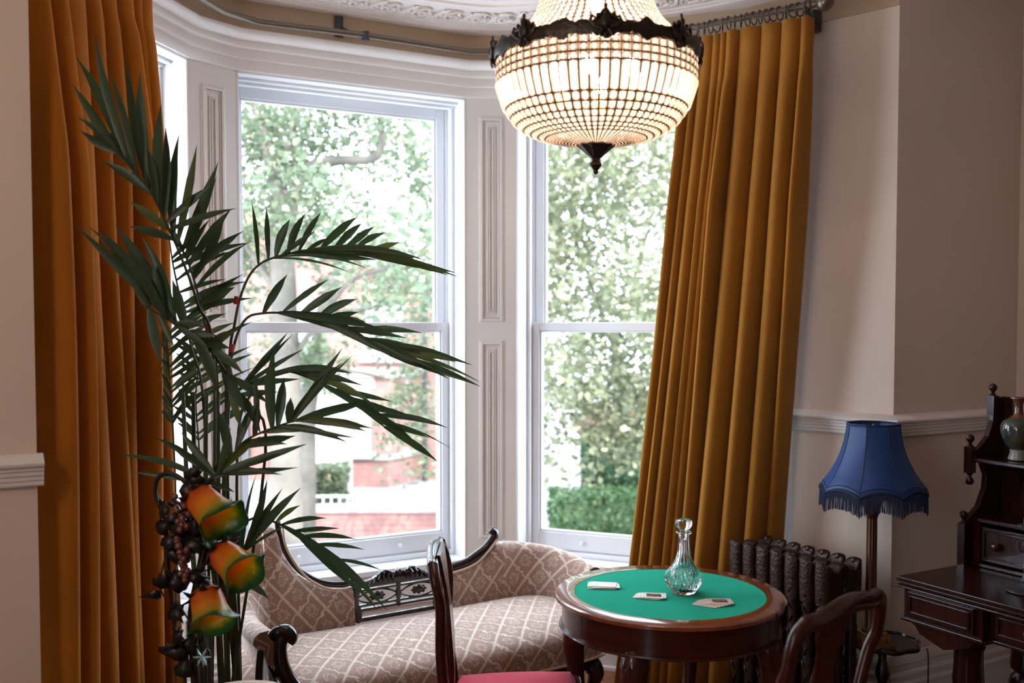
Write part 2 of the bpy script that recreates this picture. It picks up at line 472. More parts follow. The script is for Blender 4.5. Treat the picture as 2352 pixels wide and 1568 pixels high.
# unseen opening added to the left wall to brighten that side of the room
wa = E1 + (F1 - E1) * .46; wb = E1 + (F1 - E1) * .56
wallprism('wall_left', [E1, wa, wa - d60 * .3, E1 - d60 * .3 + n60 * .3, E1 + n60 * .3], 0, TOPZ, M_wall)
wallprism('wall_left_rear', [wb, F1, F1 - d60 * .3, wb - d60 * .3], 0, TOPZ, M_wall)
wallprism('wall_left_below_added_opening', [wa, wb, wb - d60 * .3, wa - d60 * .3], 0, .7, M_wall)
wallprism('wall_left_above_added_opening', [wa, wb, wb - d60 * .3, wa - d60 * .3], 2.7, TOPZ, M_wall)
wallprism('wall_rear', [F1 - d60 * .3, D_ + d60 * .3, D_ + d60 * .3 - n60 * .3, F1 - d60 * .3 - n60 * .3], 0, TOPZ, M_wall)
flo = [E1 - d60 * .3 + n60 * .3, F1 - d60 * .3 - n60 * .3, D_ + d60 * .3 - n60 * .3, C_ + d60 * .3 + n60 * .3, C_ + n60 * .3, R_ + n60 * .3, P4 + outn(7) * T, P3 + outn(5) * T, P2 + outn(5) * T, P1 + outn(3) * T, P0 + outn(3) * T, A1 + outn(1) * T, A2 + outn(1) * T, Q3 + Vector((-.3, 0))]
wallprism('floor', flo[::-1], -.2, 0, M_floor)
wallprism('ceiling', flo[::-1], TOPZ, TOPZ + .25, M_ceil)

def mitre(path, profile, closed=False, smoothpath=False):
    "extrude a profile of (distance into the room, height) along a plan path; interior on the right of travel"
    n = len(path); rings = []
    for i, p in enumerate(path):
        d1 = (path[i] - path[i - 1]).normalized() if i > 0 else None
        d2 = (path[i + 1] - path[i]).normalized() if i < n - 1 else None
        if d1 is None: d1 = d2
        if d2 is None: d2 = d1
        n1 = Vector((d1.y, -d1.x)); n2 = Vector((d2.y, -d2.x))
        b = (n1 + n2)
        b = b / max(.2, (1 + n1.dot(n2)))
        rings.append([Vector((p.x + b.x * o, p.y + b.y * o, z)) for o, z in profile])
    m = len(profile); vs = [v for r in rings for v in r]
    fs = [(i * m + j, i * m + (j + 1) % m, (i + 1) * m + (j + 1) % m, (i + 1) * m + j) for i in range(n - 1) for j in range(m)]
    fs += [tuple(range(m)), tuple((n - 1) * m + j for j in range(m))[::-1]]
    return MB().add(vs, fs)
def moulding(name, path, prof, m, smooth=35, **k):
    return tag(mitre(path, prof).build(name, m, smooth=smooth, **k), kind='structure')

bay = [Q3, A2, A1, P0, P1, P2, P3, P4, R_]
e = -.004
# stepped architrave over the windows
moulding('trim_bay_architrave', [A2, A1, P0, P1, P2, P3, P4], [(e, 2.80), (0.0144, 2.8000), (0.0192, 2.8077), (0.0192, 2.8477), (0.0288, 2.8508), (0.0312, 2.8570), (0.0312, 2.8909), (0.0432, 2.8947), (0.0480, 2.9016), (0.0480, 2.9247), (0.0624, 2.9294), (0.0792, 2.9425), (0.0840, 2.9540), (0.0840, 2.9602), (0.0600, 2.9648), (0.0600, 2.9725), (0.0240, 2.9771), (e, 2.9771)], M_paint)
# tan painted frieze, drawn right round the bay
moulding('trim_frieze', bay, [(e, 2.97), (.006, 2.97), (.006, 3.15), (e, 3.15)], M_frieze)
# curved plaster cornice
cp = [Q3 + (A2 - Q3) * .5, A2.lerp(A1, .15), A2.lerp(A1, .55), (A1 + P0) / 2 + Vector((.03, -.01)), P0.lerp(P1, .3), P0.lerp(P1, .72), (P1 + P2) / 2 + Vector((0, -.04)), P2.lerp(P3, .28), P2.lerp(P3, .72), (P3 + P4) / 2 + Vector((-.03, -.03)), R_ + Vector((-.02, .01)), R_ + d60 * .3]
cpp = spline([(p.x, p.y, 0) for p in cp], 8)
cpp = [Vector((p.x, p.y)) for p in cpp]
cprof = [(-.22, 3.175), (-.22, 3.108), (.03, 3.108), (.045, 3.112), (.05, 3.12), (.06, 3.122), (.065, 3.13), (.30, 3.14), (.305, 3.13), (.32, 3.126), (.335, 3.13), (.34, 3.14), (.36, 3.142), (.375, 3.148), (.38, 3.158), (.42, 3.16), (.42, 3.175)]
moulding('trim_plaster_cornice', cpp, cprof, M_plaster)
orn = MB()
acc = 0; k = 0
for a, b in zip(cpp, cpp[1:]):
    Lg = (b - a).length
    while acc < Lg:
        t = acc / Lg; p = a.lerp(b, t); d = (b - a).normalized(); nn = Vector((d.y, -d.x))
        c = p + nn * .165
        Mx = Matrix((( d.x, nn.x, 0, c.x), (d.y, nn.y, 0, c.y), (0, 0, 1, 3.134), (0, 0, 0, 1)))
        if k % 2 == 0:
            orn.tube([Mx @ Vector((.032 * cos(q * pi / 6), .032 * sin(q * pi / 6), -.006)) for q in range(12)], .010, 6, closed=True)
            orn.ball((0, 0, -.004), .012, 8, 4, M=Mx)
            for s in (-1, 1):
                orn.tube([Mx @ Vector((x, s * (.06 + .012 * sin(x * 90)), -.004)) for x in [-.05, -.03, -.01, .01, .03, .05]], [.003, .008, .01, .01, .008, .003], 6)
        else:
            for s in (-1, 1):
                for w in (0, 1, 2):
                    orn.ball((s * (.012 + .014 * w), -.03 + .03 * w, -.004), .016, 8, 4, (.6, 1.3, .6), M=Mx)
            orn.tube([Mx @ Vector((x, .08 * sin(x * 30), -.004)) for x in [-.05, -.03, -.01, .01, .03, .05]], [.003, .008, .01, .01, .008, .003], 6)
        acc += .082; k += 1
    acc -= Lg
tag(orn.build('trim_cornice_relief', M_plaster, smooth=60), kind='structure')
# window board / sill line and panelled dado below the windows
for i in (1, 3, 5):
    k, a, b = segs[i]; n = outn(i); Lw = (b - a).length; num = {1: 1, 3: 2, 5: 3}[i]
    d = (b - a).normalized(); rz = atan2(d.y, d.x)
    wallprism('wall_below_window_%d' % num, [a, b, b + n * T, a + n * T], 0, SILL - .03, M_paint)
    wallprism('wall_above_window_%d' % num, [a, b, b + n * T, a + n * T], HEAD, TOPZ, M_paint)
    w = empty('window_%d' % num, (a.x, a.y, 0), rz, kind='structure')
    # lining: head, stops, and parting beads
    fr = MB()
    fr.box(0, Lw, .0, .30, HEAD - .02, HEAD)
    for s in (0, 1):
        def bx(x0, x1, y0, y1, z0, z1):
            X0, X1 = (x0, x1) if s == 0 else (Lw - x1, Lw - x0)
            fr.box(X0, X1, y0, y1, z0, z1)
        bx(0, .012, .0, .32, SILL, HEAD)
        bx(.012, .030, .115, .140, SILL, HEAD - .02)
        bx(.012, .022, .196, .206, SILL, HEAD - .02)
        bx(.012, .034, .255, .30, SILL, HEAD - .02)
    fr.box(.012, Lw - .012, .105, .14, HEAD - .045, HEAD - .02)
    fr.box(.012, Lw - .012, .07, .105, HEAD - .032, HEAD - .02)
    fr.box(.012, Lw - .012, .255, .30, HEAD - .05, HEAD - .02)
    fr.build('window_frame', M_frame, w, bevel=.002)
    sl = MB(); sl.box(0, Lw, -.012 if i != 5 else -.012, .36, SILL - .03, SILL)
    sl.box(.012, Lw - .012, .12, .16, SILL, SILL + .025); sl.box(.012, Lw - .012, .2, .42, SILL, SILL + .03)
    sl.build('window_sill', M_frame, w, bevel=.004)
    def sash(name, y0, y1, z0, z1, bot, top, horns):
        s_ = MB(); st = .052; x0 = .016; x1 = Lw - .016
        s_.box(x0, x0 + st, y0, y1, z0, z1); s_.box(x1 - st, x1, y0, y1, z0, z1)
        s_.box(x0 + st, x1 - st, y0, y1, z0, z0 + bot); s_.box(x0 + st, x1 - st, y0, y1, z1 - top, z1)
        g0, g1 = z0 + bot, z1 - top; mid = (y0 + y1) / 2
        for (a0, a1, b0, b1) in ((x0 + st, x0 + st + .010, g0, g1), (x1 - st - .010, x1 - st, g0, g1), (x0 + st, x1 - st, g0, g0 + .010), (x0 + st, x1 - st, g1 - .010, g1)):
            s_.box(a0, a1, y0 + .010, y1 - .006, b0, b1)
        if horns:
            for sx in (x0 + .002, x1 - st + .002):
                pr = [(0, 0), (.048, 0), (.048, -.03), (.040, -.045), (.042, -.06), (.028, -.075), (.022, -.095), (.010, -.105), (0, -.11)]
                if sx > .5: pr = [(.048 - p[0], p[1]) for p in pr]
                Mh = Matrix(((1, 0, 0, sx), (0, 0, 1, 0), (0, 1, 0, z0), (0, 0, 0, 1)))
                s_.prism(pr, y0 + .003, y1 - .003, Mh)
        o = s_.build(name, M_frame, w, bevel=.0025)
        MB().box(x0 + st - .004, x1 - st + .004, mid - .002, mid + .002, g0 - .004, g1 + .004).build('pane', M_pane, o, smooth=0)
        return o
    sash('upper_sash', .208, .250, 1.645, HEAD - .022, .036, .058, True)
    lo = sash('lower_sash', .146, .192, SILL + .027, 1.690, .088, .040, False)
    lf = MB(); lf.ball((Lw * .27, .135, SILL + .07), .012, 10, 6); lf.ball((Lw * .73, .135, SILL + .07), .012, 10, 6)
    lf.build('sash_lift', M_frame, lo)
    # daylight portal inside each opening
    pd = bpy.data.lights.new('daylight_portal', 'AREA'); pd.shape = 'RECTANGLE'; pd.size = Lw; pd.size_y = HEAD - SILL
    pd.cycles.is_portal = True
    po = bpy.data.objects.new('daylight_portal', pd); COL.objects.link(po)
    c = a.lerp(b, .5) + n * .5
    po.location = (c.x, c.y, (HEAD + SILL) / 2); po.rotation_euler = Vector((-n.x, -n.y, 0)).to_track_quat('-Z', 'Z').to_euler()
pd = bpy.data.lights.new('daylight_portal', 'AREA'); pd.shape = 'RECTANGLE'; pd.size = (wb - wa).length; pd.size_y = 2.0; pd.cycles.is_portal = True  # portal for the added opening in the left wall
po = bpy.data.objects.new('daylight_portal', pd); COL.objects.link(po)
c = (wa + wb) / 2 - d60 * .2; po.location = (c.x, c.y, 1.7); po.rotation_euler = Vector((d60.x, d60.y, 0)).to_track_quat('-Z', 'Z').to_euler()

# panel mouldings on the piers
def panel(mb, x0, x1, z0, z1, wd, pr):
    for (a0, a1, b0, b1) in ((x0, x0 + wd, z0, z1), (x1 - wd, x1, z0, z1), (x0 + wd, x1 - wd, z0, z0 + wd), (x0 + wd, x1 - wd, z1 - wd, z1)):
        mb.box(a0, a1, -pr, .001, b0, b1)
for i, nm in ((2, 'left'), (4, 'centre')):
    k, a, b = segs[i]; d = (b - a).normalized(); Lw = (b - a).length
    mb = MB(); c = Lw / 2
    for z0, z1 in ((1.69, 2.71), (.60, 1.60)):
        panel(mb, c - .062, c + .062, z0, z1, .008, .004)
        panel(mb, c - .054, c + .054, z0 + .008, z1 - .008, .012, .011)
        panel(mb, c - .040, c + .040, z0 + .022, z1 - .022, .006, .005)
        panel(mb, c - .022, c + .022, z0 + .045, z1 - .045, .008, .006)
        panel(mb, c - .012, c + .012, z0 + .055, z1 - .055, .005, .009)
    o = mb.build('trim_pier_panel_' + nm, M_paint, smooth=0, bevel=.002)
    o.location = (a.x, a.y, 0); o.rotation_euler = (0, 0, atan2(d.y, d.x)); tag(o, kind='structure')
for i in (1, 3, 5):
    k, a, b = segs[i]; d = (b - a).normalized(); Lw = (b - a).length; mb = MB()
    panel(mb, .06, Lw - .06, .31, SILL - .06, .012, .010)
    o = mb.build('trim_panel_below_window_%d' % {1: 1, 3: 2, 5: 3}[i], M_paint, smooth=0, bevel=.002)
    o.location = (a.x, a.y, 0); o.rotation_euler = (0, 0, atan2(d.y, d.x)); tag(o, kind='structure')

skp = [(e, 0), (.034, 0), (.034, .022), (.022, .03), (.022, .165), (.028, .17), (.028, .182), (.018, .19), (.018, .205), (.024, .21), (.024, .222), (.014, .235), (.014, .26), (.02, .265), (.02, .275), (.010, .29), (.006, .305), (e, .31)]
skw = [(o, z * .72) for o, z in skp]
moulding('baseboard_bay', [A2, A1, P0, P1, P2, P3, P4], skw, M_paint)
moulding('baseboard_right', [P4, R_, C_, D_], skp, M_paint)
moulding('baseboard_left', [E1, L_], skp, M_paint)
dz = 1.24
dpr = [(e, dz - .045), (.016, dz - .045), (.020, dz - .040), (.020, dz - .030), (.024, dz - .026), (.024, dz - .016), (.029, dz - .012), (.029, dz - .002), (.034, dz + .002), (.034, dz + .010), (.046, dz + .016), (.048, dz + .024), (.040, dz + .032), (.022, dz + .040), (.012, dz + .046), (e, dz + .048)]
moulding('trim_dado_rail_right', [P4, R_, C_, D_], [(o, z + .022) for o, z in dpr], M_paint)
moulding('trim_dado_rail_left', [E1, L_ + d60 * .016], [(o, z + .022) for o, z in dpr], M_paint)

# ---------------------------------------------------------------- outdoors
GZ = -1.6
g = MB().box(-40, 40, 6.2, 70, GZ - .3, GZ).build('ground', M_ground, smooth=0); tag(g, kind='structure')
def leaves(mb, pts, size, rnd, droop=.3):
    for p in pts:
        s = size * rnd.uniform(.6, 1.25)
        a = Vector((rnd.gauss(0, 1), rnd.gauss(0, 1), rnd.gauss(0, .6))).normalized()
        b = a.cross(Vector((rnd.gauss(0, 1), rnd.gauss(0, 1), rnd.gauss(0, 1)))).normalized()
        p = Vector(p)
        mb.v += [tuple(p - a * s * .5), tuple(p - a * s * .12 + b * s * .36), tuple(p + a * s * .55), tuple(p - a * s * .12 - b * s * .36)]
        k = len(mb.v); mb.f.append((k - 4, k - 3, k - 2, k - 1)); mb.uv.append(None)
def raw(mb, name, m, parent=None):
    me = bpy.data.meshes.new(name); me.from_pydata(mb.v, [], mb.f); me.materials.append(m)
    o = bpy.data.objects.new(name, me); COL.objects.link(o); o.parent = parent
    return o
def clump_pts(rnd, centers, n):
    out = []
    for _ in range(n):
        c, r = rnd.choice(centers)
        d = Vector((rnd.gauss(0, 1), rnd.gauss(0, 1), rnd.gauss(0, 1))).normalized() * r * rnd.uniform(.55, 1.0) ** .6
        out.append(Vector(c) + d)
    return out
def tree(label, x, y, limbs, centers, n, size, m, seed, group=None):
    rnd = random.Random(seed)
    root = empty('tree', (x, y, GZ), label=label, cat='tree', group=group)
    tb = MB()
    tp, tr = limbs[0]
    tb.tube([(p[0] - x, p[1] - y, p[2] - GZ) for p in tp], tr, 12)
    tb.build('trunk', M_bark, root, smooth=80)
    for lp, lr in limbs[1:]:
        b_ = MB(); b_.tube(spline([(p[0] - x, p[1] - y, p[2] - GZ) for p in lp], 5), [lerp(lr, lr * .35, q / (5 * (len(lp) - 1))) for q in range(5 * (len(lp) - 1) + 1)], 8)
        b_.build('branch', M_bark, root, smooth=80)
    lb = MB(); leaves(lb, [p - Vector((x, y, GZ)) for p in clump_pts(rnd, centers, n)], size, rnd)
    raw(lb, 'foliage', m, root)
    return root
rnd = random.Random(3)
def P(px, py, Y): return tuple(at(px, py, Y))
# plane tree just beyond the middle window
c1 = []
for _ in range(62):
    px, py, Y = rnd.uniform(470, 1010), rnd.uniform(90, 700), rnd.uniform(8.2, 11)
    if 760 < px < 960 and 300 < py < 520 and rnd.random() < .8: continue
    if py > 520 and px > 720 and rnd.random() < .4: continue
    c1.append((P(px, py, Y), rnd.uniform(.28, .52)))
tree('tall plane tree with mottled bark and a curved limb outside the middle window', P(655, 1300, 9.3)[0], 9.3,
     [([P(655, 1300, 9.3)[:2] + (GZ,), P(655, 1150, 9.3), P(660, 900, 9.3), P(650, 640, 9.3), P(645, 450, 9.3)], [.20, .16, .13, .12, .10]),
      ([P(650, 620, 9.3), P(690, 410, 9.2), P(770, 370, 9.1), P(855, 365, 9.0), P(878, 320, 9.0), P(870, 260, 9.0)], .062),
      ([P(645, 460, 9.3), P(610, 330, 9.4), P(580, 210, 9.5)], .075), ([P(645, 470, 9.3), P(670, 300, 9.6), P(720, 180, 9.8)], .05),
      ([P(655, 850, 9.3), P(790, 660, 9.2), P(900, 610, 9.1), P(990, 560, 9.0)], .03), ([P(655, 700, 9.3), P(560, 560, 9.2), P(480, 460, 9.1)], .04)],
     c1, 15000, .072, M_tree, 5)
c2 = []
for _ in range(26): c2.append((P(rnd.uniform(840, 1010), rnd.uniform(560, 1060), rnd.uniform(12.5, 14)), rnd.uniform(.25, .5)))
c2 = [c for c in c2 if rnd.random() < .7]
tree('slender leaning tree behind the tall plane tree, nearer the brick house', P(700, 1150, 13)[0], 13,
     [([P(700, 1150, 13)[:2] + (GZ,), P(705, 950, 13), P(720, 850, 13), P(745, 700, 13), P(800, 560, 13)], [.14, .12, .11, .09, .06]),
      ([P(740, 720, 13), P(880, 700, 13), P(990, 640, 13.2)], .04), ([P(722, 840, 13), P(850, 860, 13.1), P(985, 900, 13.2)], .03)],
     c2 + [(P(rnd.uniform(560, 760), rnd.uniform(760, 860), 12.4), .35) for _ in range(8)], 3600, .085, M_tree, 6)
c3 = []
for _ in range(120):
    px, py = rnd.uniform(1190, 1640), rnd.uniform(150, 1020); Y = rnd.uniform(11, 16)
    if py > 900: Y = 12.4
    c3.append((P(px, py, Y), rnd.uniform(.4, .8)))
tree('broad leafy tree filling the view through the right window', P(1440, 1000, 15.5)[0], 15.5,
     [([P(1440, 1000, 15.5)[:2] + (GZ,), P(1430, 1060, 16), P(1420, 900, 16.3), P(1410, 760, 16.3)], [.2, .16, .1, .05]),
      ([P(1412, 800, 16.3), P(1340, 600, 15), P(1300, 460, 14)], .04), ([P(1412, 800, 16.3), P(1480, 560, 15), P(1520, 400, 14)], .04)],
     c3, 25000, .10, M_tree2, 9)
# more crowns behind, seen through gaps and from the left window
for k, (x, y, lab) in enumerate(((-9.5, 13, 'bushy tree far off to the left, glimpsed past the left window'), (-2.5, 38, 'distant tree rising behind the roof of the brick house'), (8.5, 24, 'distant tree beyond the broad leafy tree'))):
    cc = [((x + rnd.uniform(-3, 3), y + rnd.uniform(-2, 2), rnd.uniform(1.0, 9)), rnd.uniform(.7, 1.4)) for _ in range(45)]
    tree(lab, x, y, [([(x, y, GZ), (x, y, 1), (x + .1, y, 5)], [.3, .25, .15])], cc, 5000, .26, M_tree, 20 + k)
# hedge, dark shrub
def bush(name, label, x0, x1, y0, y1, z1, n, size, m, cat='hedge', rot=0):
    r2 = random.Random(int(x0 * 10) + 99); mb = MB()
    cx, cy_ = (x0 + x1) / 2, (y0 + y1) / 2; hx, hy, H = (x1 - x0) / 2, (y1 - y0) / 2, z1 - GZ
    for _ in range(1): mb.box(-hx * .93, hx * .93, -hy * .85, hy * .85, .02, H * .93)
    pts = []
    for _ in range(n):
        f = r2.random()
        if f < .5: q = (r2.uniform(-hx, hx), -hy * r2.uniform(.85, 1.05), r2.uniform(0.05, H))
        elif f < .8: q = (r2.uniform(-hx, hx), r2.uniform(-hy, hy), H * r2.uniform(.94, 1.03))
        else: q = (r2.choice((-1, 1)) * hx * r2.uniform(.95, 1.03), r2.uniform(-hy, hy), r2.uniform(0.05, H))
        pts.append(q)
    leaves(mb, pts, size, r2)
    o = raw(mb, name, m); o.location = (cx, cy_, GZ); o.rotation_euler = (0, 0, rot); tag(o, label, cat)
    return o
bush('hedge', 'clipped light green hedge beside the paved path, seen through the right window', .55, 3.6, 13.4, 14.2, -.62, 5000, .09, M_hedge, rot=.10)
bush('shrub', 'dark green rounded shrub behind the clipped hedge', 1.05, 2.0, 14.55, 15.1, -.05, 2200, .10, M_shrub, 'shrub')
bush('shrub', 'grey green bush at the foot of the brick house steps', -3.0, -2.55, 15.0, 15.6, -.5, 1500, .10, M_tree, 'shrub')
shed = empty('shed', (1.25, 17.2, GZ), label='small outbuilding with a red roof glimpsed between the shrub and the leaves', cat='shed')
MB().box(0, 1.6, 0, 1.2, 0, 1.45).build('wall', M_stone, shed, smooth=0)
MB().prism([(-.1, 1.42), (1.7, 1.42), (1.5, 1.78), (.1, 1.78)], -.1, 1.3, Matrix(((1, 0, 0, 0), (0, 0, 1, 0), (0, 1, 0, 0), (0, 0, 0, 1)))).build('roof', M_brick, shed, smooth=0)
# pale slab kerb and path
o = MB().prism([(1.0, 12.3), (4.2, 12.9), (4.2, 13.35), (1.0, 12.75)], GZ, GZ + .14).build('kerb', M_stone, smooth=0); tag(o, 'low pale stone kerb along the foot of the hedge', 'kerb')
# brick house
H = empty('house', (-5.6, 21, GZ), label='red brick house with white framed windows across the street', cat='house')
hw = MB(); hw.box(-4.5, 4.3, 0, 8, 0, 3.9)
hw.prism([(-4.5, 3.9), (4.3, 3.9), (-.1, 5.6)], 0, 8, Matrix(((1, 0, 0, 0), (0, 0, 1, 0), (0, 1, 0, 0), (0, 0, 0, 1))))
hw.build('wall', M_brick, H, smooth=0)
rf = MB()
for s in (-1, 1):
    rf.add([(-.1, -.3, 5.70), (-.1, 8.3, 5.70), (-.1 + s * 4.8, 8.3, 3.80), (-.1 + s * 4.8, -.3, 3.80)], [(0, 1, 2, 3)])
rf.build('roof', M_slate, H, smooth=0, solid=.18)
bayb = MB(); bayb.prism([(.5, 0), (1.0, -.9), (3.1, -.9), (3.6, 0)], 0, 2.3); bayb.build('bay', M_brick, H, smooth=0)
bc = MB()
for z0, z1, o_ in ((.55, .66, .06), (2.22, 2.38, .10)):
    bc.prism([(.5 - o_, 0), (1.0 - o_ * .6, -.9 - o_), (3.1 + o_ * .6, -.9 - o_), (3.6 + o_, 0)], z0, z1)
bc.build('stone_course', M_stone, H, smooth=0)
def hwin(x0, x1, y, z0, z1):
    m_ = MB(); panel(m_, x0, x1, z0, z1, .08, .06); m_.box(x0, x1, -.05, 0, (z0 + z1) / 2 - .03, (z0 + z1) / 2 + .03); m_.box(x0 - .1, x1 + .1, -.12, 0, z0 - .12, z0)
    m_.box(x0 - .08, x1 + .08, -.03, 0, z1, z1 + .18)
    f = m_.build('window', M_white, H, smooth=0, M=Matrix.Translation((0, y, 0)))
    p_ = MB().box(x0 + .05, x1 - .05, y - .02, y + .002, z0 + .05, z1 - .05).build('pane', mat_curt, f, smooth=0)
mat_curt = mat('net_curtain', (.6, .61, .63), .3)
hwin(1.45, 2.75, -.902, .72, 2.0); hwin(3.2, 3.35, -.3, .72, 2.0)
for x0 in (.9, 2.5): hwin(x0, x0 + .8, -.002, 2.62, 3.55)
for x0 in (-3.6, -1.8): hwin(x0, x0 + 1.0, -.002, .75, 1.95); hwin(x0, x0 + 1.0, -.002, 2.62, 3.55)
MB().tube([(3.78, -.12, 0), (3.78, -.12, 3.9)], .05, 8).build('drainpipe', M_iron, H)
MB().box(-.9, .1, -.06, .02, .5, 2.7).build('door', M_iron, H)
# steps
stp = empty('garden_steps', (-3.65, 16.1, GZ), label='flight of pale stone steps rising to the brick house', cat='steps')
for k in range(6):
    MB().box(-.55, .55, .32 * k, 3.3, .13 * k, .13 * (k + 1)).build('step', M_stone, stp, smooth=0)
# garden walls
gw = empty('garden_wall', (-1.95, 14.6, GZ), label='low red brick garden wall with stone coping and white railing', cat='wall')
MB().box(-1.0, 2.2, -.12, .12, 0, .55).build('brickwork', M_brick, gw, smooth=0)
MB().box(-1.0, 2.2, -.17, .17, .55, .63).build('coping', M_stone, gw, smooth=0)
ral = MB()
for k in range(26): ral.box(-.95 + k * .12, -.93 + k * .12, -.01, .01, .63, .76)
ral.box(-1.0, 2.2, -.012, .012, .75, .78); ral.build('railing', M_white, gw, smooth=0)
gp = empty('gate_pier', (-3.13, 14.6, GZ), label='square red brick gate pier with stone cap at the end of the low wall', cat='pier')
MB().box(-.17, .17, -.17, .17, 0, .95).build('brickwork', M_brick, gp, smooth=0)
MB().lathe([(.30, .95), (.30, 1.02), (.05, 1.12), (.001, 1.13)], 4, Matrix.Rotation(pi / 4, 4, 'Z')).build('cap', M_stone, gp, smooth=0)
gw2 = empty('garden_wall', (-5.6, 14.6, GZ), label='low red brick garden wall left of the gate pier', cat='wall')
MB().box(-2.2, 1.6, -.12, .12, 0, .75).build('brickwork', M_brick, gw2, smooth=0)
MB().box(-2.2, 1.6, -.17, .17, .75, .83).build('coping', M_stone, gw2, smooth=0)
# ---------------------------------------------------------------- curtains
def curtain(name, label, tA, tB, bA, bB, ztop, zbot, folds, m, seed, root_loc, rings=0, ringpath=None, tuck=None):
    rr = random.Random(seed)
    root = empty(name, root_loc, label=label, cat='curtain')
    Mi = inv(root)
    ws = [rr.uniform(.4, 1.7) for _ in range(folds)]
    tot = sum(ws); edges = [0]
    for w in ws: edges.append(edges[-1] + w / tot)
    amp = [rr.uniform(.65, 1.25) for _ in range(folds)]
    ph = [rr.uniform(0, 6) for _ in range(folds)]
    tA, tB, bA, bB = Vector(tA), Vector(tB), Vector(bA), Vector(bB)
    nt = (tB - tA).normalized(); nt = Vector((-nt.y, nt.x))
    NU = folds * 14; NV = 46
    def fn(u, v):
        s = u; z = lerp(ztop, zbot, v)
        k = 0
        while k < folds - 1 and edges[k + 1] < s: k += 1
        t = (s - edges[k]) / (edges[k + 1] - edges[k])
        grow = lerp(.35, 1.0, min(1, v * 4)) if v < .25 else 1
        A = .080 * amp[k] * grow * (1 + .22 * sin(v * 5 + ph[k]))
        c = .5 - .5 * cos(2 * pi * t)
        c = c ** .85
        pin = math.exp(-((v - .055) / .02) ** 2) * .35
        e = lerp(edges[k] + (edges[k + 1] - edges[k]) * t, edges[k] + (edges[k + 1] - edges[k]) * (t - .20 * sin(2 * pi * t)), 1)
        e = e + .006 * sin(v * 6 + ph[k]) * v * (1 if 0 < s < 1 else 0)
        fe = v ** 1.15
        p = (tA + (tB - tA) * e).lerp(bA + (bB - bA) * e, fe)
        off = (c - .5) * 2 * A * (1 - pin)
        p = p - nt * off
        if tuck: p = p + Vector(tuck(e, z))
        return (Mi @ Vector((p.x, p.y, z)), (e * 2, z))
    MB().grid(NU, NV, fn).build('drape', m, root, smooth=180, solid=.005)
    hd = MB()
    def fh(u, v):
        q = fn(u, v * .052)[0]
        return Vector((q.x, q.y, q.z)) + Vector((-nt.x, -nt.y, 0)) * -.004
    if rings:
        for k in range(rings):
            t = (k + .5) / rings
            pos = ringpath(t); d = (ringpath(min(1, t + .01)) - ringpath(max(0, t - .01))).normalized()
            a = d.cross(Vector((0, 0, 1))).normalized()
            tilt = rr.uniform(-.5, .5); a = (a + d * tilt).normalized()
            mb = MB()
            cen = pos + Vector((0, 0, -.010))
            mb.tube([Mi @ (cen + a * .027 * cos(q * pi / 9) + Vector((0, 0, .027 * sin(q * pi / 9)))) for q in range(18)], .0028, 6, closed=True)
            mb.tube([Mi @ (cen + Vector((0, 0, -.027))), Mi @ (cen + Vector((0, 0, -.05)))], .002, 5)
            mb.build('curtain_ring', M_pole, root)
    return root
PZ = 2.975
pole_pts = [Vector((x, y, PZ)) for x, y in ((-1.43, 2.96), (-1.245, 4.0), (-1.196, 4.207), (-1.085, 4.354), (-.655, 4.547), (-.195, 4.82), (.13, 4.80), (.746, 4.466), (1.222, 4.108))]
A_, B_ = pole_pts[-2], pole_pts[-1]
def tuckR(e, z):
    return (0, 0, 0)
curtain('curtain', 'long ochre velvet curtain gathered beside the right window, behind the card table', (.765, 4.45), (1.215, 4.11), (.485, 4.54), (1.135, 4.385), 2.925, .012, 10, M_vel, 4, (.85, 4.35, 0), 20,
        lambda t: A_.lerp(B_, .02 + t * .95))
a_, b_ = pole_pts[0], pole_pts[1]
curtain('curtain', 'heavy amber velvet curtain at the left edge, behind the palm fronds', (-1.43, 2.97), (-1.305, 3.66), (-1.385, 2.98), (-1.25, 3.68), 2.925, .012, 8, M_vel2, 11, (-1.35, 3.4, 0), 12,
        lambda t: a_.lerp(b_, .05 + t * .88))
pr = empty('curtain_pole', (0, 4.7, PZ), label='bent metal curtain pole following the bay above the windows, with a ball end', cat='curtain pole')
Mi = inv(pr)
MB().tube([Mi @ p for p in pole_pts], .0135, 10).build('pole', M_pole, pr, smooth=60)
dr = (B_ - A_).normalized()
MB().ball(Mi @ (B_ + dr * .045), .037, 20, 14).lathe([(.014, -.03), (.022, -.025), (.022, -.012), (.015, -.006), (.015, .012), (.020, .016)], 14, Matrix.Translation(Mi @ B_) @ dr.to_track_quat('Z', 'Y').to_matrix().to_4x4()).build('finial', M_pole, pr)
def bracket(p, wallp):
    mb = MB(); p = Vector(p); w = Vector(wallp)
    mb.tube([Mi @ w, Mi @ (p + Vector((0, 0, -.02)))], .007, 8)
    mb.tube([Mi @ (p + Vector((0, 0, -.024))), Mi @ (p + Vector((0, 0, .016)))], .016, 10)
    mb.box(-.018, .018, -.018, .018, -.045, .045, Mi @ Matrix.Translation(w))
    mb.build('bracket', M_iron, pr)
bracket(pole_pts[4], (-.80, 4.69, 3.055)); bracket(B_ - dr * .03, (1.30, 4.34, 2.975))

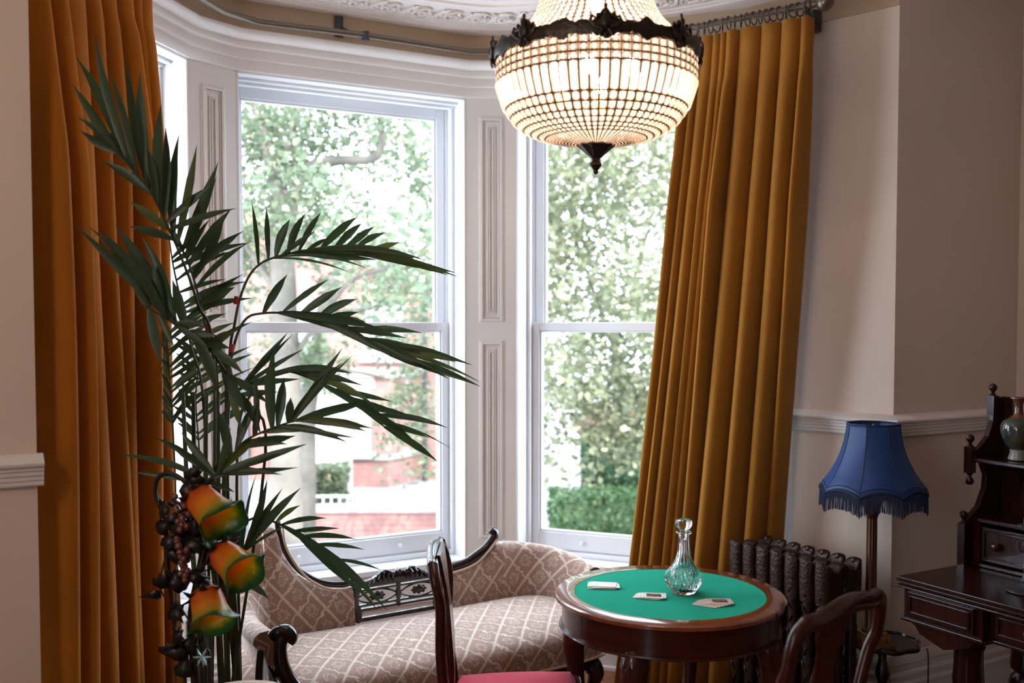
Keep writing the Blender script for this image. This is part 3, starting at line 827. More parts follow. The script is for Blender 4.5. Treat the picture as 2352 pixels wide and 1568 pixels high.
# ---------------------------------------------------------------- chandelier
ch = empty('chandelier', (.249, 3.0, 2.463), label='large lit basket chandelier of glass beads and prisms with a bronze rim', cat='chandelier')
NC = 64
def arcpts(prof, n=80):
    P_ = spline([(r, 0, z) for r, z in prof], 12)
    L = [0]
    for a, b in zip(P_, P_[1:]): L.append(L[-1] + (b - a).length)
    return P_, L
def along(PL, s):
    P_, L = PL
    for k in range(len(L) - 1):
        if s <= L[k + 1]: 
            t = (s - L[k]) / max(1e-9, L[k + 1] - L[k]); return P_[k].lerp(P_[k + 1], t)
    return P_[-1].copy()
bas = arcpts([(.292, -.005), (.293, -.05), (.286, -.103), (.266, -.150), (.237, -.190), (.196, -.216), (.150, -.231)])
cro = arcpts([(.268, .03), (.222, .075), (.188, .115), (.165, .165), (.146, .235), (.125, .33), (.10, .43), (.08, .50)])
def ringpt(p, a): return Vector((p.x * cos(a), p.x * sin(a), p.z))
wire = MB()
def wire_ring(p, r=.0026):
    wire.tube([ringpt(p, 2 * pi * k / NC) for k in range(NC)], r, 4, closed=True)
rows = [.022, .022, .022]; s = .0; bl = [0.0]
for h in rows: s += h; bl.append(s)
s += .082; bl.append(s)
Lt = bas[1][-1]; rem = Lt - s
hs = [.0215, .0205, .0195, .0185, .0175, .0165]; k_ = rem / sum(hs)
for h in hs: s += h * k_; bl.append(s)
for q in bl: wire_ring(along(bas, q))
for c in range(NC):
    a = 2 * pi * (c + .5) / NC
    wire.tube([ringpt(along(bas, Lt * t / 14), a) for t in range(15)], .0024, 4)
    wire.tube([ringpt(along(cro, cro[1][-1] * t / 12), a) for t in range(13)], .0011, 4)
wire.build('wire_frame', M_gold, ch)
def frame_at(PL, s, a):
    p = along(PL, s); q = along(PL, s + .004) - along(PL, s - .004) if 0.005 < s else along(PL, s + .004) - p
    q.normalize()
    down = Vector((q.x * cos(a), q.x * sin(a), q.z)); tan = Vector((-sin(a), cos(a), 0)); out = tan.cross(down)
    P3 = ringpt(p, a)
    return Matrix(((tan.x, out.x, down.x, P3.x), (tan.y, out.y, down.y, P3.y), (tan.z, out.z, down.z, P3.z), (0, 0, 0, 1)))
def bead(mb, Mx, rx, rz, ry=None):
    ry = ry or min(rx, rz) * .8
    mb.lathe([(.35, -1), (.85, -.55), (1, 0), (.85, .55), (.35, 1)], 8, Mx @ Matrix.Diagonal((rx, ry, rz, 1)))
for i in range(len(bl) - 1):
    sm = (bl[i] + bl[i + 1]) / 2; h = bl[i + 1] - bl[i]; r = along(bas, sm).x; w = 2 * pi * r / NC
    if i == 3: continue
    mb = MB()
    for c in range(NC):
        Mx = frame_at(bas, sm, 2 * pi * c / NC)
        if i < 3:
            bead(mb, Mx, w * .30, h * .34)
            for sx in (-1, 1): mb.box(sx * w * .43 - .0012, sx * w * .43 + .0012, -.004, .004, -h * .42, h * .42, Mx)
        else: bead(mb, Mx, w * .42, h * .44, w * .28)
    mb.build('crystal_row', M_bead, ch, smooth=0)
proto = None
sm = (bl[3] + bl[4]) / 2; h = bl[4] - bl[3]
for c in range(NC):
    mb = MB(); Mx = frame_at(bas, sm, 2 * pi * c / NC); w = 2 * pi * along(bas, sm).x / NC
    mb.lathe([(.3, -1), (.9, -.9), (1, -.8), (1, .8), (.9, .92), (.3, 1)], 6, Mx @ Matrix.Diagonal((w * .40, .007, h * .485, 1)))
    mb.build('crystal_prism', M_prism, ch, smooth=0)
# base dish: closely strung little beads
mb = MB()
for ring in range(11):
    r = .146 - ring * .0095; z = -.233 - .0016 * ring
    for c in range(NC):
        a = 2 * pi * c / NC
        mb.lathe([(.1, -1), (1, 0), (.1, 1)], 5, Matrix.Translation((r * cos(a), r * sin(a), z)) @ Matrix.Rotation(a, 4, 'Z') @ Matrix.Diagonal((.0052, pi * r / NC * .8, .004, 1)))
mb.build('bead_dish', M_bead, ch, smooth=0)
wr = MB()
for c in range(NC // 1):
    a = 2 * pi * (c + .5) / NC
    wr.tube([Vector((r * cos(a), r * sin(a), z)) for r, z in ((.150, -.233), (.10, -.243), (.05, -.250))], .0013, 4)
wr.build('dish_wires', M_gold, ch)
# crown strands
Lc = cro[1][-1]; nr = 26
for i in range(nr):
    sm = Lc * (i + .5) / nr; r = along(cro, sm).x; w = 2 * pi * r / NC; mb = MB()
    for c in range(NC): bead(mb, frame_at(cro, sm, 2 * pi * c / NC), w * .40, Lc / nr * .42, .004)
    wire2 = mb.build('crystal_row', M_bead, ch, smooth=0)
rg = MB()
for i in range(nr + 1):
    p = along(cro, Lc * i / nr); rg.tube([ringpt(p, 2 * pi * k / 48) for k in range(48)], .001, 4, closed=True)
rg.build('crown_wires', M_gold, ch)
# bronze rim with pierced crests
rim = MB(); rr = random.Random(2)
NR = 256; crest = []
nz = [rr.uniform(-1, 1) for _ in range(NR)]
def rimh(k):
    a = (k / NR) * 8
    t = abs(a - round(a)); big = math.exp(-(t / .10) ** 2)
    t2 = abs((a + .5) - round(a + .5)); mid = math.exp(-(t2 / .09) ** 2)
    top = .012 + .030 * big + .012 * mid + .003 * nz[k] + .004 * abs(sin(k * .5)); bot = -.014 - .018 * big - .016 * mid + .003 * nz[(k * 7) % NR] - .003 * abs(sin(k * .5 + 1))
    return top, bot
vs_ = []
for k in range(NR):
    a = 2 * pi * k / NR - pi / 2; t, b = rimh(k)
    for r, z in ((.302, t), (.307, (t + b) / 2), (.301, b), (.292, b), (.292, t)): vs_.append((r * cos(a), r * sin(a), z + .012))
rim.add(vs_, [(k * 5 + j, k * 5 + (j + 1) % 5, ((k + 1) % NR) * 5 + (j + 1) % 5, ((k + 1) % NR) * 5 + j) for k in range(NR) for j in range(5)])
rim.build('rim', M_bronze, ch, smooth=50)
for q in range(8):
    a = 2 * pi * q / 8 - pi / 2
    Mx = Matrix.Rotation(a, 4, 'Z') @ Matrix.Translation((.305, 0, .016))
    mb = MB()
    mb.ball((.004, 0, .004), .017, 10, 8, (.6, .9, 1.2), M=Mx)
    mb.ball((.004, 0, .030), .009, 8, 6, (.7, 1, 1.3), M=Mx); mb.ball((0, 0, .046), .005, 8, 6, (1, 1, 1.6), M=Mx)
    for s in (-1, 1):
        mb.tube([Mx @ Vector((.002, s * y, z)) for y, z in ((.012, -.012), (.030, -.006), (.042, .008), (.036, .020), (.026, .014))], [.006, .006, .005, .005, .003], 6)
        mb.ball((.003, s * .020, .022), .007, 8, 6, (.6, 1, 1), M=Mx)
        mb.tube([Mx @ Vector((.003, s * y, z)) for y, z in ((.008, -.015), (.016, -.028), (.010, -.036))], [.006, .005, .003], 6)
    mb.ball((.002, 0, -.030), .008, 8, 6, (.6, 1, 1.3), M=Mx)
    mb.build('crest', M_bronze, ch)
MB().lathe([(.052, -.248), (.054, -.254), (.044, -.262), (.024, -.280), (.013, -.290), (.012, -.298), (.017, -.304), (.018, -.310), (.012, -.318), (.007, -.326), (.008, -.330), (.004, -.336), (.0005, -.338)], 20,
           fn=lambda a, j, r, z: (r * (1 + (.06 if j < 5 else .02) * cos(a * 10)), z)).build('finial', M_bronze, ch)
# six candle bulbs, stem, crown cap and ceiling rose
for q in range(6):
    a = 2 * pi * q / 6 + .3; x, y = .13 * cos(a), .13 * sin(a)
    bb = MB().ball((x, y, -.045), .017, 12, 8, (1, 1, 1.7)); o = bb.build('bulb', M_bulb, ch)
    ld = bpy.data.lights.new('bulb_light', 'POINT'); ld.energy = 6; ld.color = (1, .79, .62); ld.shadow_soft_size = .03
    lo = bpy.data.objects.new('bulb_light', ld); COL.objects.link(lo); lo.location = (x, y, -.045); lo.parent = ch
    MB().lathe([(.013, -.14), (.013, -.078), (.010, -.075)], 10, Matrix.Translation((x, y, 0))).tube([(x, y, -.13), (x * .6, y * .6, -.16), (0, 0, -.12)], .005, 6).build('candle_arm', M_brass, ch)
ld = bpy.data.lights.new('bulb_light', 'POINT'); ld.energy = 5; ld.color = (1, .79, .62); ld.shadow_soft_size = .03
lo = bpy.data.objects.new('bulb_light', ld); COL.objects.link(lo); lo.location = (0, 0, .16); lo.parent = ch
MB().ball((0, 0, .16), .018, 12, 8, (1, 1, 1.6)).build('bulb', M_bulb, ch)
MB().tube([(0, 0, -.25), (0, 0, .12)], .006, 8).tube([(0, 0, .20), (0, 0, .60)], .006, 8).build('stem', M_brass, ch)
MB().lathe([(.085, .49), (.09, .50), (.088, .53), (.05, .56), (.02, .60), (.02, .65), (.06, .67), (.065, .706), (.0005, .706)], 24).build('ceiling_rose', M_bronze, ch)

# ---------------------------------------------------------------- round card table
TX, TY, TZ = .535, 3.375, .770
tb = empty('card_table', (TX, TY, 0), label='round mahogany card table with green baize top and cabriole legs', cat='table')
TR = .387; FR = .322
MB().lathe([(FR + .0005, TZ - .006), (FR + .0005, TZ), (TR - .006, TZ), (TR, TZ - .005), (TR, TZ - .016), (TR - .008, TZ - .022), (.30, TZ - .022), (.30, TZ - .006)], 96, caps=False).build('tabletop', M_rim, tb, smooth=40)
MB().lathe([(.0005, TZ - .001), (FR, TZ - .001), (FR, TZ - .008), (.0005, TZ - .008)], 96, caps=False).build('baize', M_felt, tb, smooth=40)
MB().lathe([(TR - .022, TZ - .022), (TR - .022, TZ - .112), (TR - .05, TZ - .112), (TR - .05, TZ - .022)], 96, caps=False).build('apron', M_mahog, tb, smooth=40)
MB().lathe([(TR - .022, TZ - .106), (TR - .014, TZ - .106), (TR - .012, TZ - .111), (TR - .016, TZ - .116), (TR - .03, TZ - .116)], 96, caps=False).build('bead_moulding', M_mahog, tb, smooth=60)
def cab_leg(z1, out, knee=.044, name='leg', shell=True, R0=.0, prof=None):
    "cabriole leg going out along +x, top at (0,0,z1)"
    mb = MB()
    zs = [z1, z1 * .93, z1 * .82, z1 * .66, z1 * .48, z1 * .3, z1 * .15, z1 * .06, .012]
    xs = [-.004, .012, .022, .012, -.006, -.016, -.010, .010, .018]
    rs = [knee * .82, knee, knee * .88, knee * .62, knee * .45, knee * .38, knee * .36, knee * .5, knee * .62]
    pts = spline([(x * out, 0, z) for x, z in zip(xs, zs)], 4)
    rr_ = [interp([(k * 4, r) for k, r in enumerate(rs)], i) for i in range(len(pts))]
    mb.tube(pts, rr_, 14, up=(0, 1, 0))
    mb.lathe([(knee * .6, 0), (knee * .72, .006), (knee * .66, .02), (knee * .4, .028)], 14, Matrix.Translation((.022 * out, 0, 0)))
    if shell:
        for k in range(-3, 4):
            a = k * .26
            mb.tube([(.018 * out + knee * .88 * (1 - .15 * abs(k) / 3), (sin(a) * .030) * t, z1 * .96 - cos(a) * .075 * t) for t in (.1, .5, 1)], [.003, .007, .003], 6)
    return mb
for q, (lx, ly) in enumerate(((-.150, -.295), (-.295, .150), (.125, .305), (.295, -.150))):
    a = atan2(ly, lx)
    o = cab_leg(TZ - .105, 1.0, .046).build('leg', M_mahog, tb, smooth=60)
    o.location = (lx, ly, 0); o.rotation_euler = (0, 0, a)
# decanter
dx, dy = .583, 3.372
dc = empty('decanter', (dx, dy, TZ), label='cut glass decanter with a faceted stopper standing on the green baize', cat='decanter')
S_ = .001468
dp = [(22, 0), (27, 1), (29, 5), (33, 12), (38.5, 22), (41, 33), (40.5, 40), (37, 48), (31, 57), (24.5, 66), (19, 77), (15, 90), (13.2, 105), (12.6, 120), (12.2, 129), (12.6, 135), (17.5, 138.5), (18, 141), (16, 143)]
dpp = spline([(r * S_, 0, z * S_) for r, z in dp], 4)
def cut(a, j, r, z):
    zz = z / S_; n = 26
    if 8 < zz < 62:
        k = abs(sin(a * n / 2 + zz * .14)) ; k2 = abs(sin(a * n / 2 - zz * .14))
        e_ = min(1, (zz - 8) / 8, (62 - zz) / 8)
        return r * (1 + .085 * e_ * (min(k, k2) + .35 * k - .5)), z
    if 62 <= zz < 132:
        return r * (1 + .09 * (abs(sin(a * 8)) - .6) * min(1, (zz - 62) / 6, (132 - zz) / 4)), z
    return r, z
outer = [(p.x, p.z) for p in dpp]
inner = [((r - 4) * S_, z * S_) for r, z in [(12.5, 143), (12.5, 132), (12.6, 120), (14, 100), (17, 84), (23, 70), (30, 58), (35, 47), (36.5, 38), (33, 24), (26, 13), (17, 8)]] + [(.0003, 8 * S_)]
mb = MB(); mb.lathe([(.0003, 0)] + outer, 156, fn=cut, caps=False)
mb.lathe([(outer[-1][0], outer[-1][1])] + inner, 60, caps=False)
mb.build('bottle', M_glass, dc, smooth=40)
stp_ = [(.0003, 124), (6.5, 124), (8, 134), (8.5, 143), (8.5, 146), (12, 149), (16.5, 153), (19, 159), (19, 164), (17, 169), (12, 171), (.0003, 171)]
def cut2(a, j, r, z):
    zz = z / S_
    return (r * (1 + (.07 * abs(sin(a * 6 + zz * .35)) if 148 < zz < 170 else 0)), z)
MB().lathe([(r * S_, z * S_) for r, z in stp_], 72, fn=cut2, caps=False).build('stopper', M_glass, dc, smooth=30)
# playing cards
def card_mesh(name, m, inset=None, w=.088, l=.062):
    mb = MB(); r = .004; poly = []
    for cx, cy_, a0 in ((w / 2 - r, l / 2 - r, 0), (-w / 2 + r, l / 2 - r, 90), (-w / 2 + r, -l / 2 + r, 180), (w / 2 - r, -l / 2 + r, 270)):
        for k in range(4): poly.append((cx + r * cos(radians(a0 + k * 30)), cy_ + r * sin(radians(a0 + k * 30))))
    mb.prism(poly, 0, .0009)
    return mb
def card(x, y, k, rz, m, label, group, pic=False, w=.088):
    o = card_mesh('playing_card', m, w=w).build('playing_card', m, smooth=0)
    o.location = (x, y, TZ + .0002 + k * .00105); o.rotation_euler = (0, 0, rz)
    tag(o, label, 'playing card', group)
    if pic:
        p = MB().box(-w * .30, w * .30, -.018, .020, .0009, .0011).build('picture', M_cardd, o, smooth=0)
        q = MB()
        for sx, sy in ((-1, 1), (1, 1), (-1, -1), (1, -1)): q.box(sx * w * .40 - .0018, sx * w * .40 + .0018, sy * .022 - .002, sy * .022 + .002, .0009, .0011)
        q.build('corner_mark', M_iron, o, smooth=0)
    return o
rc = random.Random(12)
p1 = at(1388, 1354, 3.43)
for k in range(8):
    top = k == 7
    card(.317 + rc.uniform(-.008, .010), 3.445 + rc.uniform(-.006, .006), k, radians(-4 + rc.uniform(-7, 5)), M_card,
         'blank white card on top of the left pile, near the pale table edge' if top else 'white card lower in the neat left pile on the baize', 'cards in the left pile', w=.094)
for k in range(6):
    top = k == 5
    card(.452 + .004 * k + rc.uniform(-.002, .002), 3.318 - .001 * k, k, radians(-22 + 3 * k), M_card if k % 2 else M_cardp,
         'picture card on top of the middle pile, just left of the decanter' if top else 'pale card fanned under the picture card of the middle pile', 'cards in the middle pile', pic=top, w=.082)
for k in range(6):
    top = k == 5
    card(.635 + .009 * k, 3.228 + .003 * k, k, radians(-30 + 6 * k), M_cardp,
         'picture card on top of the right pile, right of the decanter' if top else 'pinkish card fanned out under the right pile picture card', 'cards in the right pile', pic=top, w=.082)

# ---------------------------------------------------------------- dining chairs (built facing +y, back at -y)
def dining_chair(label, loc, rz, wtop=.40, seatw=.44, seatd=.40, ztop=1.0, recl=.07, group='mahogany dining chairs'):
    c = empty('dining_chair', loc, rz, label=label, cat='chair', group=group)
    yb = -seatd / 2
    def stile(s):
        pts = [(s * .175, yb - .10, 0), (s * .170, yb - .045, .2), (s * .165, yb, .42), (s * .163, yb - .004, .50), (s * .172, yb - .02, .66), (s * wtop * .46, yb - recl * .55, .82), (s * wtop * .48, yb - recl * .85, .885), (s * wtop * .455, yb - recl - .002, ztop - .058), (s * wtop * .38, yb - recl - .010, ztop - .030)]
        P_ = spline(pts, 5)
        return MB().tube(P_, [interp([(0, .017), (10, .020), (15, .021), (30, .018), (35, .020), (40, .022)], i) for i in range(len(P_))], 10, flat=.85, up=(0, 1, 0))
    for s in (-1, 1): stile(s).build('stile', M_mahog, c, smooth=60)
    cr = MB()
    xs = [k / 12 for k in range(-12, 13)]
    pts = [(x * wtop * .40, yb - recl - .010 - .012 * (1 - x * x), ztop - .040 + .026 * cos(x * pi / 2) ** 1.5 + .010 * math.exp(-((abs(x) - .93) / .16) ** 2)) for x in xs]
    cr.tube(pts, [.021 + .006 * (1 - abs(x)) ** .6 for x in xs], 10, flat=.65, up=(0, 1, 0))
    cr.build('crest_rail', M_mahog, c, smooth=60)
    sp = MB()
    prof = [(.45, .040), (.49, .034), (.53, .030), (.57, .036), (.62, .048), (.67, .058), (.72, .062), (.77, .056), (.82, .046), (.86, .050), (.89, .064), (.925, .078), (.955, .085), (.975, .10), (.985, .10)]
    prof = [(lerp(.45, ztop - .012, (z - .45) / .535), w) for z, w in prof]
    pp = spline([(w, 0, z) for z, w in prof], 3)
    def yb_(z): return yb + .002 - recl * max(0, (z - .50) / (ztop - .5)) ** 1.2 + .012 * sin((z - .45) / .5 * pi)
    vs = []
    for p in pp:
        for sx in (-1, 1):
            for o in (-.006, .006): vs.append((sx * p.x, yb_(p.z) + o - (.0), p.z))
    fs = []
    for i in range(len(pp) - 1):
        a = i * 4; b = a + 4
        fs += [(a, b, b + 2, a + 2), (a + 1, a + 3, b + 3, b + 1), (a, a + 1, b + 1, b), (a + 2, b + 2, b + 3, a + 3)]
    fs += [(0, 2, 3, 1), (len(vs) - 4, len(vs) - 3, len(vs) - 1, len(vs) - 2)]
    sp.add(vs, fs).build('splat', M_mahog, c, smooth=50, bevel=.002)
    fr = MB(); hw_, hb = seatw / 2, .165
    fr.prism([(-hb - .02, yb - .012), (hb + .02, yb - .012), (hw_, -yb), (hw_ - .02, -yb + .015), (-hw_ + .02, -yb + .015), (-hw_, -yb)], .405, .468)
    fr.build('seat_frame', M_mahog, c, smooth=0, bevel=.006)
    def fseat(u, v):
        y = lerp(yb + .008, -yb - .002, v); w = lerp(hb, hw_ - .018, v)
        x = (u * 2 - 1) * w; e_ = min(1, (1 - abs(u * 2 - 1)) * 7, (1 - abs(v * 2 - 1)) * 7)
        return (x, y, .462 + .034 * e_ ** .5 + .022 * (1 - (u * 2 - 1) ** 2) * (1 - (v * 2 - 1) ** 2))
    MB().grid(20, 20, fseat).build('seat', M_red, c, smooth=180)
    for s in (-1, 1):
        o = cab_leg(.41, .9, .030, shell=False).build('leg', M_mahog, c, smooth=60)
        o.location = (s * (hw_ - .035), -yb - .025, 0); o.rotation_euler = (0, 0, atan2(1, s))
    return c
dining_chair('mahogany chair with a crimson velvet seat, its back edge-on left of the card table', (.012, 3.20, 0), radians(-90), wtop=.43, seatw=.46, seatd=.42, ztop=.972, recl=.035)
dining_chair('mahogany chair with a vase-shaped splat at the right front, before the radiator', (.615, 2.62, 0), radians(44), wtop=.46, ztop=1.015)
# ---------------------------------------------------------------- settee
so = empty('settee', (-.493, 4.30, 0), radians(33), label='curved old settee in pinkish trellis velvet with a carved dark frame, under the windows', cat='settee')
# local frame: x along the back, -y towards the room
outl = [(-.70, .0), (-.45, -.015), (.0, -.02), (.40, -.015), (.66, -.04), (.765, -.16), (.755, -.36), (.68, -.55), (.58, -.625), (.20, -.64), (-.25, -.64), (-.60, -.63), (-.735, -.60), (-.775, -.45), (-.775, -.15)]
ol = [Vector((p.x, p.y)) for p in spline([(x, y, 0) for x, y in outl], 6, closed=True)]
cen = Vector((0, -.31))
def inset(p, d):
    v = cen - p; v = Vector((v.x * .55, v.y)) 
    return p + v.normalized() * d
rings_ = [(-.012, .30), (-.004, .315), (-.012, .355), (-.002, .395), (.02, .418), (.06, .432), (.12, .442), (.20, .448)]
mb = MB(); n = len(ol); vs = []; uv = []
arc = [0]
for a, b in zip(ol, ol[1:]): arc.append(arc[-1] + (b - a).length)
for d, z in rings_:
    for i, p in enumerate(ol):
        q = inset(p, d); vs.append((q.x, q.y, z))
        uv.append((q.x, q.y - (0 if z > .41 else (.42 - z))))
fs = [(j * n + i, j * n + (i + 1) % n, (j + 1) * n + (i + 1) % n, (j + 1) * n + i) for j in range(len(rings_) - 1) for i in range(n)]
top = len(vs); vs.append((0, -.31, .452)); uv.append((0, -.31))
fs += [((len(rings_) - 1) * n + i, (len(rings_) - 1) * n + (i + 1) % n, top) for i in range(n)]
fs.append(tuple(range(n)))
mb.add(vs, fs, uv).build('seat_cushion', M_fab, so, smooth=60)
MB().prism([tuple(inset(p, .012)) for p in ol], .25, .302).build('seat_rail', M_ebony, so, smooth=30, bevel=.006)
MB().tube([tuple(inset(p, -.012)) + (.304,) for p in ol], .006, 8, closed=True).build('braid', M_pip, so)
for x, y, a in ((-.70, -.575, -2.2), (.60, -.575, -.9), (-.70, -.06, 2.2), (.66, -.08, .9)):
    o = cab_leg(.27, 1.3, .040, shell=False).build('leg', M_ebony, so, smooth=60); o.location = (x, y, 0); o.rotation_euler = (0, 0, a)
def backsweep(path, tops, sect, name, m, zb=.36, flip=1, n=10, ex=0):
    pts = spline([(x, y, t) for (x, y), t in zip(path, tops)], n)
    mb = MB(); vs = []; uv = []; L = 0; mS = len(sect)
    for i, p in enumerate(pts):
        t = pts[min(i + 1, len(pts) - 1)] - pts[max(i - 1, 0)]; t.z = 0; t.normalize()
        o = Vector((-t.y, t.x)) * flip
        if i: L += (Vector((p.x, p.y)) - Vector((pts[i - 1].x, pts[i - 1].y))).length
        w = 0; prev = None
        for (of, h) in sect:
            z = lerp(zb, p.z, h) if h <= 1 else p.z + (h - 1)
            off = of
            v = Vector((p.x + o.x * off, p.y + o.y * off, z))
            if prev is not None: w += (v - prev).length
            prev = v; vs.append(v); uv.append((L, w))
    fs = [(i * mS + j, i * mS + (j + 1) % mS, (i + 1) * mS + (j + 1) % mS, (i + 1) * mS + j) for i in range(len(pts) - 1) for j in range(mS)]
    fs += [tuple(range(mS)), tuple((len(pts) - 1) * mS + j for j in range(mS))[::-1]]
    mb.add(vs, fs, uv)
    return mb.build(name, m, so, smooth=50), pts
sect = [(-.01, 0), (-.016, .25), (-.010, .55), (-.004, .80), (.004, .93), (.016, .985), (.034, 1.0), (.050, .985), (.062, .95), (.062, .85), (.050, .5), (.05, 0)]
rollsec = [(-.01, 0), (-.018, .25), (-.010, .5), (.004, .72), (.018, .88), (.036, .965), (.060, 1.0), (.088, .985), (.108, .93), (.112, .85), (.100, .78), (.080, .75), (.060, .5), (.055, 0)]
# left half: high shoulder falling to the arm
backsweep([(-.215, -.015), (-.33, -.012), (-.45, -.012), (-.515, -.012), (-.545, -.012), (-.60, -.012)], [.572, .585, .66, .76, .855, .87], sect, 'backrest', M_fab, flip=-1)
backsweep([(-.59, -.012), (-.625, -.03), (-.655, -.08), (-.675, -.20), (-.695, -.38), (-.715, -.56)], [.868, .80, .67, .60, .605, .625], rollsec, 'arm', M_fab, flip=-1)
# right half: back curling round the end
backsweep([(.215, -.012), (.30, -.012), (.40, -.012), (.46, -.012), (.50, -.012), (.53, -.014)], [.565, .578, .60, .635, .664, .67], sect, 'backrest', M_fab, flip=1)
backsweep([(.52, -.014), (.60, -.022), (.69, -.06), (.745, -.14), (.765, -.25), (.755, -.36)], [.668, .664, .645, .62, .595, .565], rollsec, 'arm', M_fab, flip=1)
# dark show-wood rails along the top
def rail(pts, r, name='top_rail', m=M_ebony, flat=.6, seg=10):
    P_ = spline(pts, 6)
    if not isinstance(r, (list, tuple)): rr_ = r
    else: rr_ = [interp([(k * 6, q) for k, q in enumerate(r)], i) for i in range(len(P_))]
    return MB().tube(P_, rr_, seg, flat=flat, up=(0, 1, 0)).build(name, m, so, smooth=60)
yb = .012
rail([(-.535, yb, .885), (-.528, yb, .84), (-.50, yb, .755), (-.45, yb, .68), (-.38, yb, .625), (-.31, yb, .597), (-.24, yb, .588), (-.20, yb, .60)], [.013, .012, .012, .012, .013, .013, .014, .014])
rail([(-.52, -.006, .87), (-.512, -.008, .80), (-.485, -.008, .735), (-.43, -.008, .655), (-.37, -.008, .607), (-.31, -.008, .580), (-.24, -.008, .572)], .005, 'gilt_bead', M_pip)
rail([(.20, yb, .585), (.26, yb, .588), (.34, yb, .60), (.40, yb, .625), (.455, yb, .655), (.49, yb, .692), (.50, yb, .716), (.488, yb, .728), (.474, yb, .720)], [.016, .018, .022, .025, .026, .024, .020, .018, .012], flat=.8)
rail([(.24, -.010, .568), (.32, -.010, .578), (.39, -.010, .598), (.45, -.010, .642), (.50, -.010, .692)], .006, 'gilt_bead', M_pip)
# centre openwork panel
for s in (-1, 1):
    rail([(s * .205, .0, .60), (s * .197, .0, .555), (s * .203, .0, .50), (s * .188, 0, .455), (s * .20, 0, .42)], [.018, .016, .016, .020, .018], 'post')
for z, r in ((.572, .0075), (.553, .0045), (.488, .0045), (.470, .0055), (.428, .009)):
    MB().box(-.20, .20, -.008, .008, z - r, z + r).build('rail', M_ebony, so, smooth=0, bevel=.002)
cr = MB()
def crz(x): return .592 + .036 * math.exp(-((abs(x) - .065) / .045) ** 2) + .030 * math.exp(-(x / .018) ** 2)
N_ = 60; vs = []
for i in range(N_ + 1):
    x = -.20 + .40 * i / N_; z = crz(x) + .0025 * sin(x * 420)
    vs += [(x, -.012, .572), (x, -.017, (z + .572) / 2), (x, -.008, z), (x, .010, z), (x, .012, .572)]
cr.add(vs, [(i * 5 + j, i * 5 + (j + 1) % 5, (i + 1) * 5 + (j + 1) % 5, (i + 1) * 5 + j) for i in range(N_) for j in range(5)] + [(0, 1, 2, 3, 4), tuple(N_ * 5 + j for j in (4, 3, 2, 1, 0))])
for s in (-1, 1):
    for k in range(6):
        x = s * (.03 + k * .022); cr.tube([(x, -.016, .578), (x + s * .006, -.021, crz(x) - .018), (x - s * .002, -.016, crz(x) - .003)], [.003, .006, .003], 6)
    cr.tube([(s * (.045 + .014 * cos(q * .7)), -.018, .598 + .012 * sin(q * .7)) for q in range(10)], .003, 6)
cr.ball((0, -.014, .615), .013, 10, 8)
cr.build('carved_crest', M_ebony, so, smooth=50)
fw = MB()
for s in (-1, 1):
    cx = s * .10
    for sg in (-1, 1):
        fw.tube([(cx + .095 * t, 0, .520 + sg * .030 * cos(t * pi / 2) ** .8) for t in [k / 8 for k in range(-8, 9)]], .0045, 6)
    fw.ball((cx, 0, .520), .022, 10, 8, (1.3, .35, .75))
    for a in range(8):
        fw.ball((cx + .030 * cos(a * pi / 4), 0, .520 + .015 * sin(a * pi / 4)), .008, 8, 6, (1.2, .5, .8))
fw.tube([(0, 0, .575), (0, 0, .545), (0, 0, .52), (0, 0, .49), (0, 0, .465)], [.014, .009, .015, .009, .014], 8)
fw.build('fretwork', M_ebony, so, smooth=60)
# left arm front: scroll and openwork bracket
rail([(-.785, -.625, .625), (-.768, -.640, .642), (-.742, -.645, .640), (-.728, -.645, .618), (-.738, -.645, .602)], [.020, .024, .026, .026, .020], 'scroll', flat=1)
rail([(-.758, -.64, .63), (-.764, -.64, .58), (-.755, -.64, .52), (-.725, -.645, .46), (-.685, -.648, .41), (-.655, -.648, .35)], [.022, .024, .026, .025, .025, .028], 'arm_support', flat=1.1)
rail([(-.80, -.55, .56), (-.81, -.56, .46), (-.80, -.58, .36), (-.74, -.60, .31)], [.012, .014, .014, .016], 'arm_bracket', flat=1)
mb = MB()
mb.box(-.75, -.66, -.635, -.60, .285, .318)
for k in range(5): mb.ball((-.775 + .004 * k, -.61, .36 + .045 * k), .016, 8, 6, (.8, .8, 1.2))
mb.tube([(-.785, -.61, .34), (-.76, -.61, .38), (-.785, -.61, .42), (-.77, -.61, .47), (-.79, -.61, .52)], .007, 6)
mb.build('arm_fretwork', M_ebony, so, smooth=60)
rail([(.765, -.37, .585), (.79, -.375, .592), (.812, -.375, .575), (.80, -.375, .552), (.78, -.375, .560)], [.010, .013, .013, .011, .008], 'scroll', flat=1)
rail([(.76, -.37, .57), (.755, -.375, .50), (.745, -.39, .42), (.75, -.40, .31)], .014, 'arm_support', flat=1)

# small round stool, its top just entering the frame
sx, sy = -.755, 2.74
st = empty('stool', (sx, sy, 0), label='small round stool with a pale pink top at the bottom edge, below the flower lamp', cat='stool')
MB().lathe([(.0005, .60), (.14, .60), (.152, .61), (.155, .628), (.148, .642), (.10, .650), (.0005, .653)], 32, caps=False).build('seat', M_fab2 if 'M_fab2' in globals() else M_pip, st, smooth=60)
MB().lathe([(.13, .56), (.14, .565), (.14, .60), (.10, .60)], 32).build('frame', M_ebony, st)
for k in range(3):
    a = k * 2.094 + .3; MB().tube([(.11 * cos(a), .11 * sin(a), .57), (.10 * cos(a), .10 * sin(a), .3), (.14 * cos(a), .14 * sin(a), .0)], [.016, .012, .014], 10).build('leg', M_ebony, st)

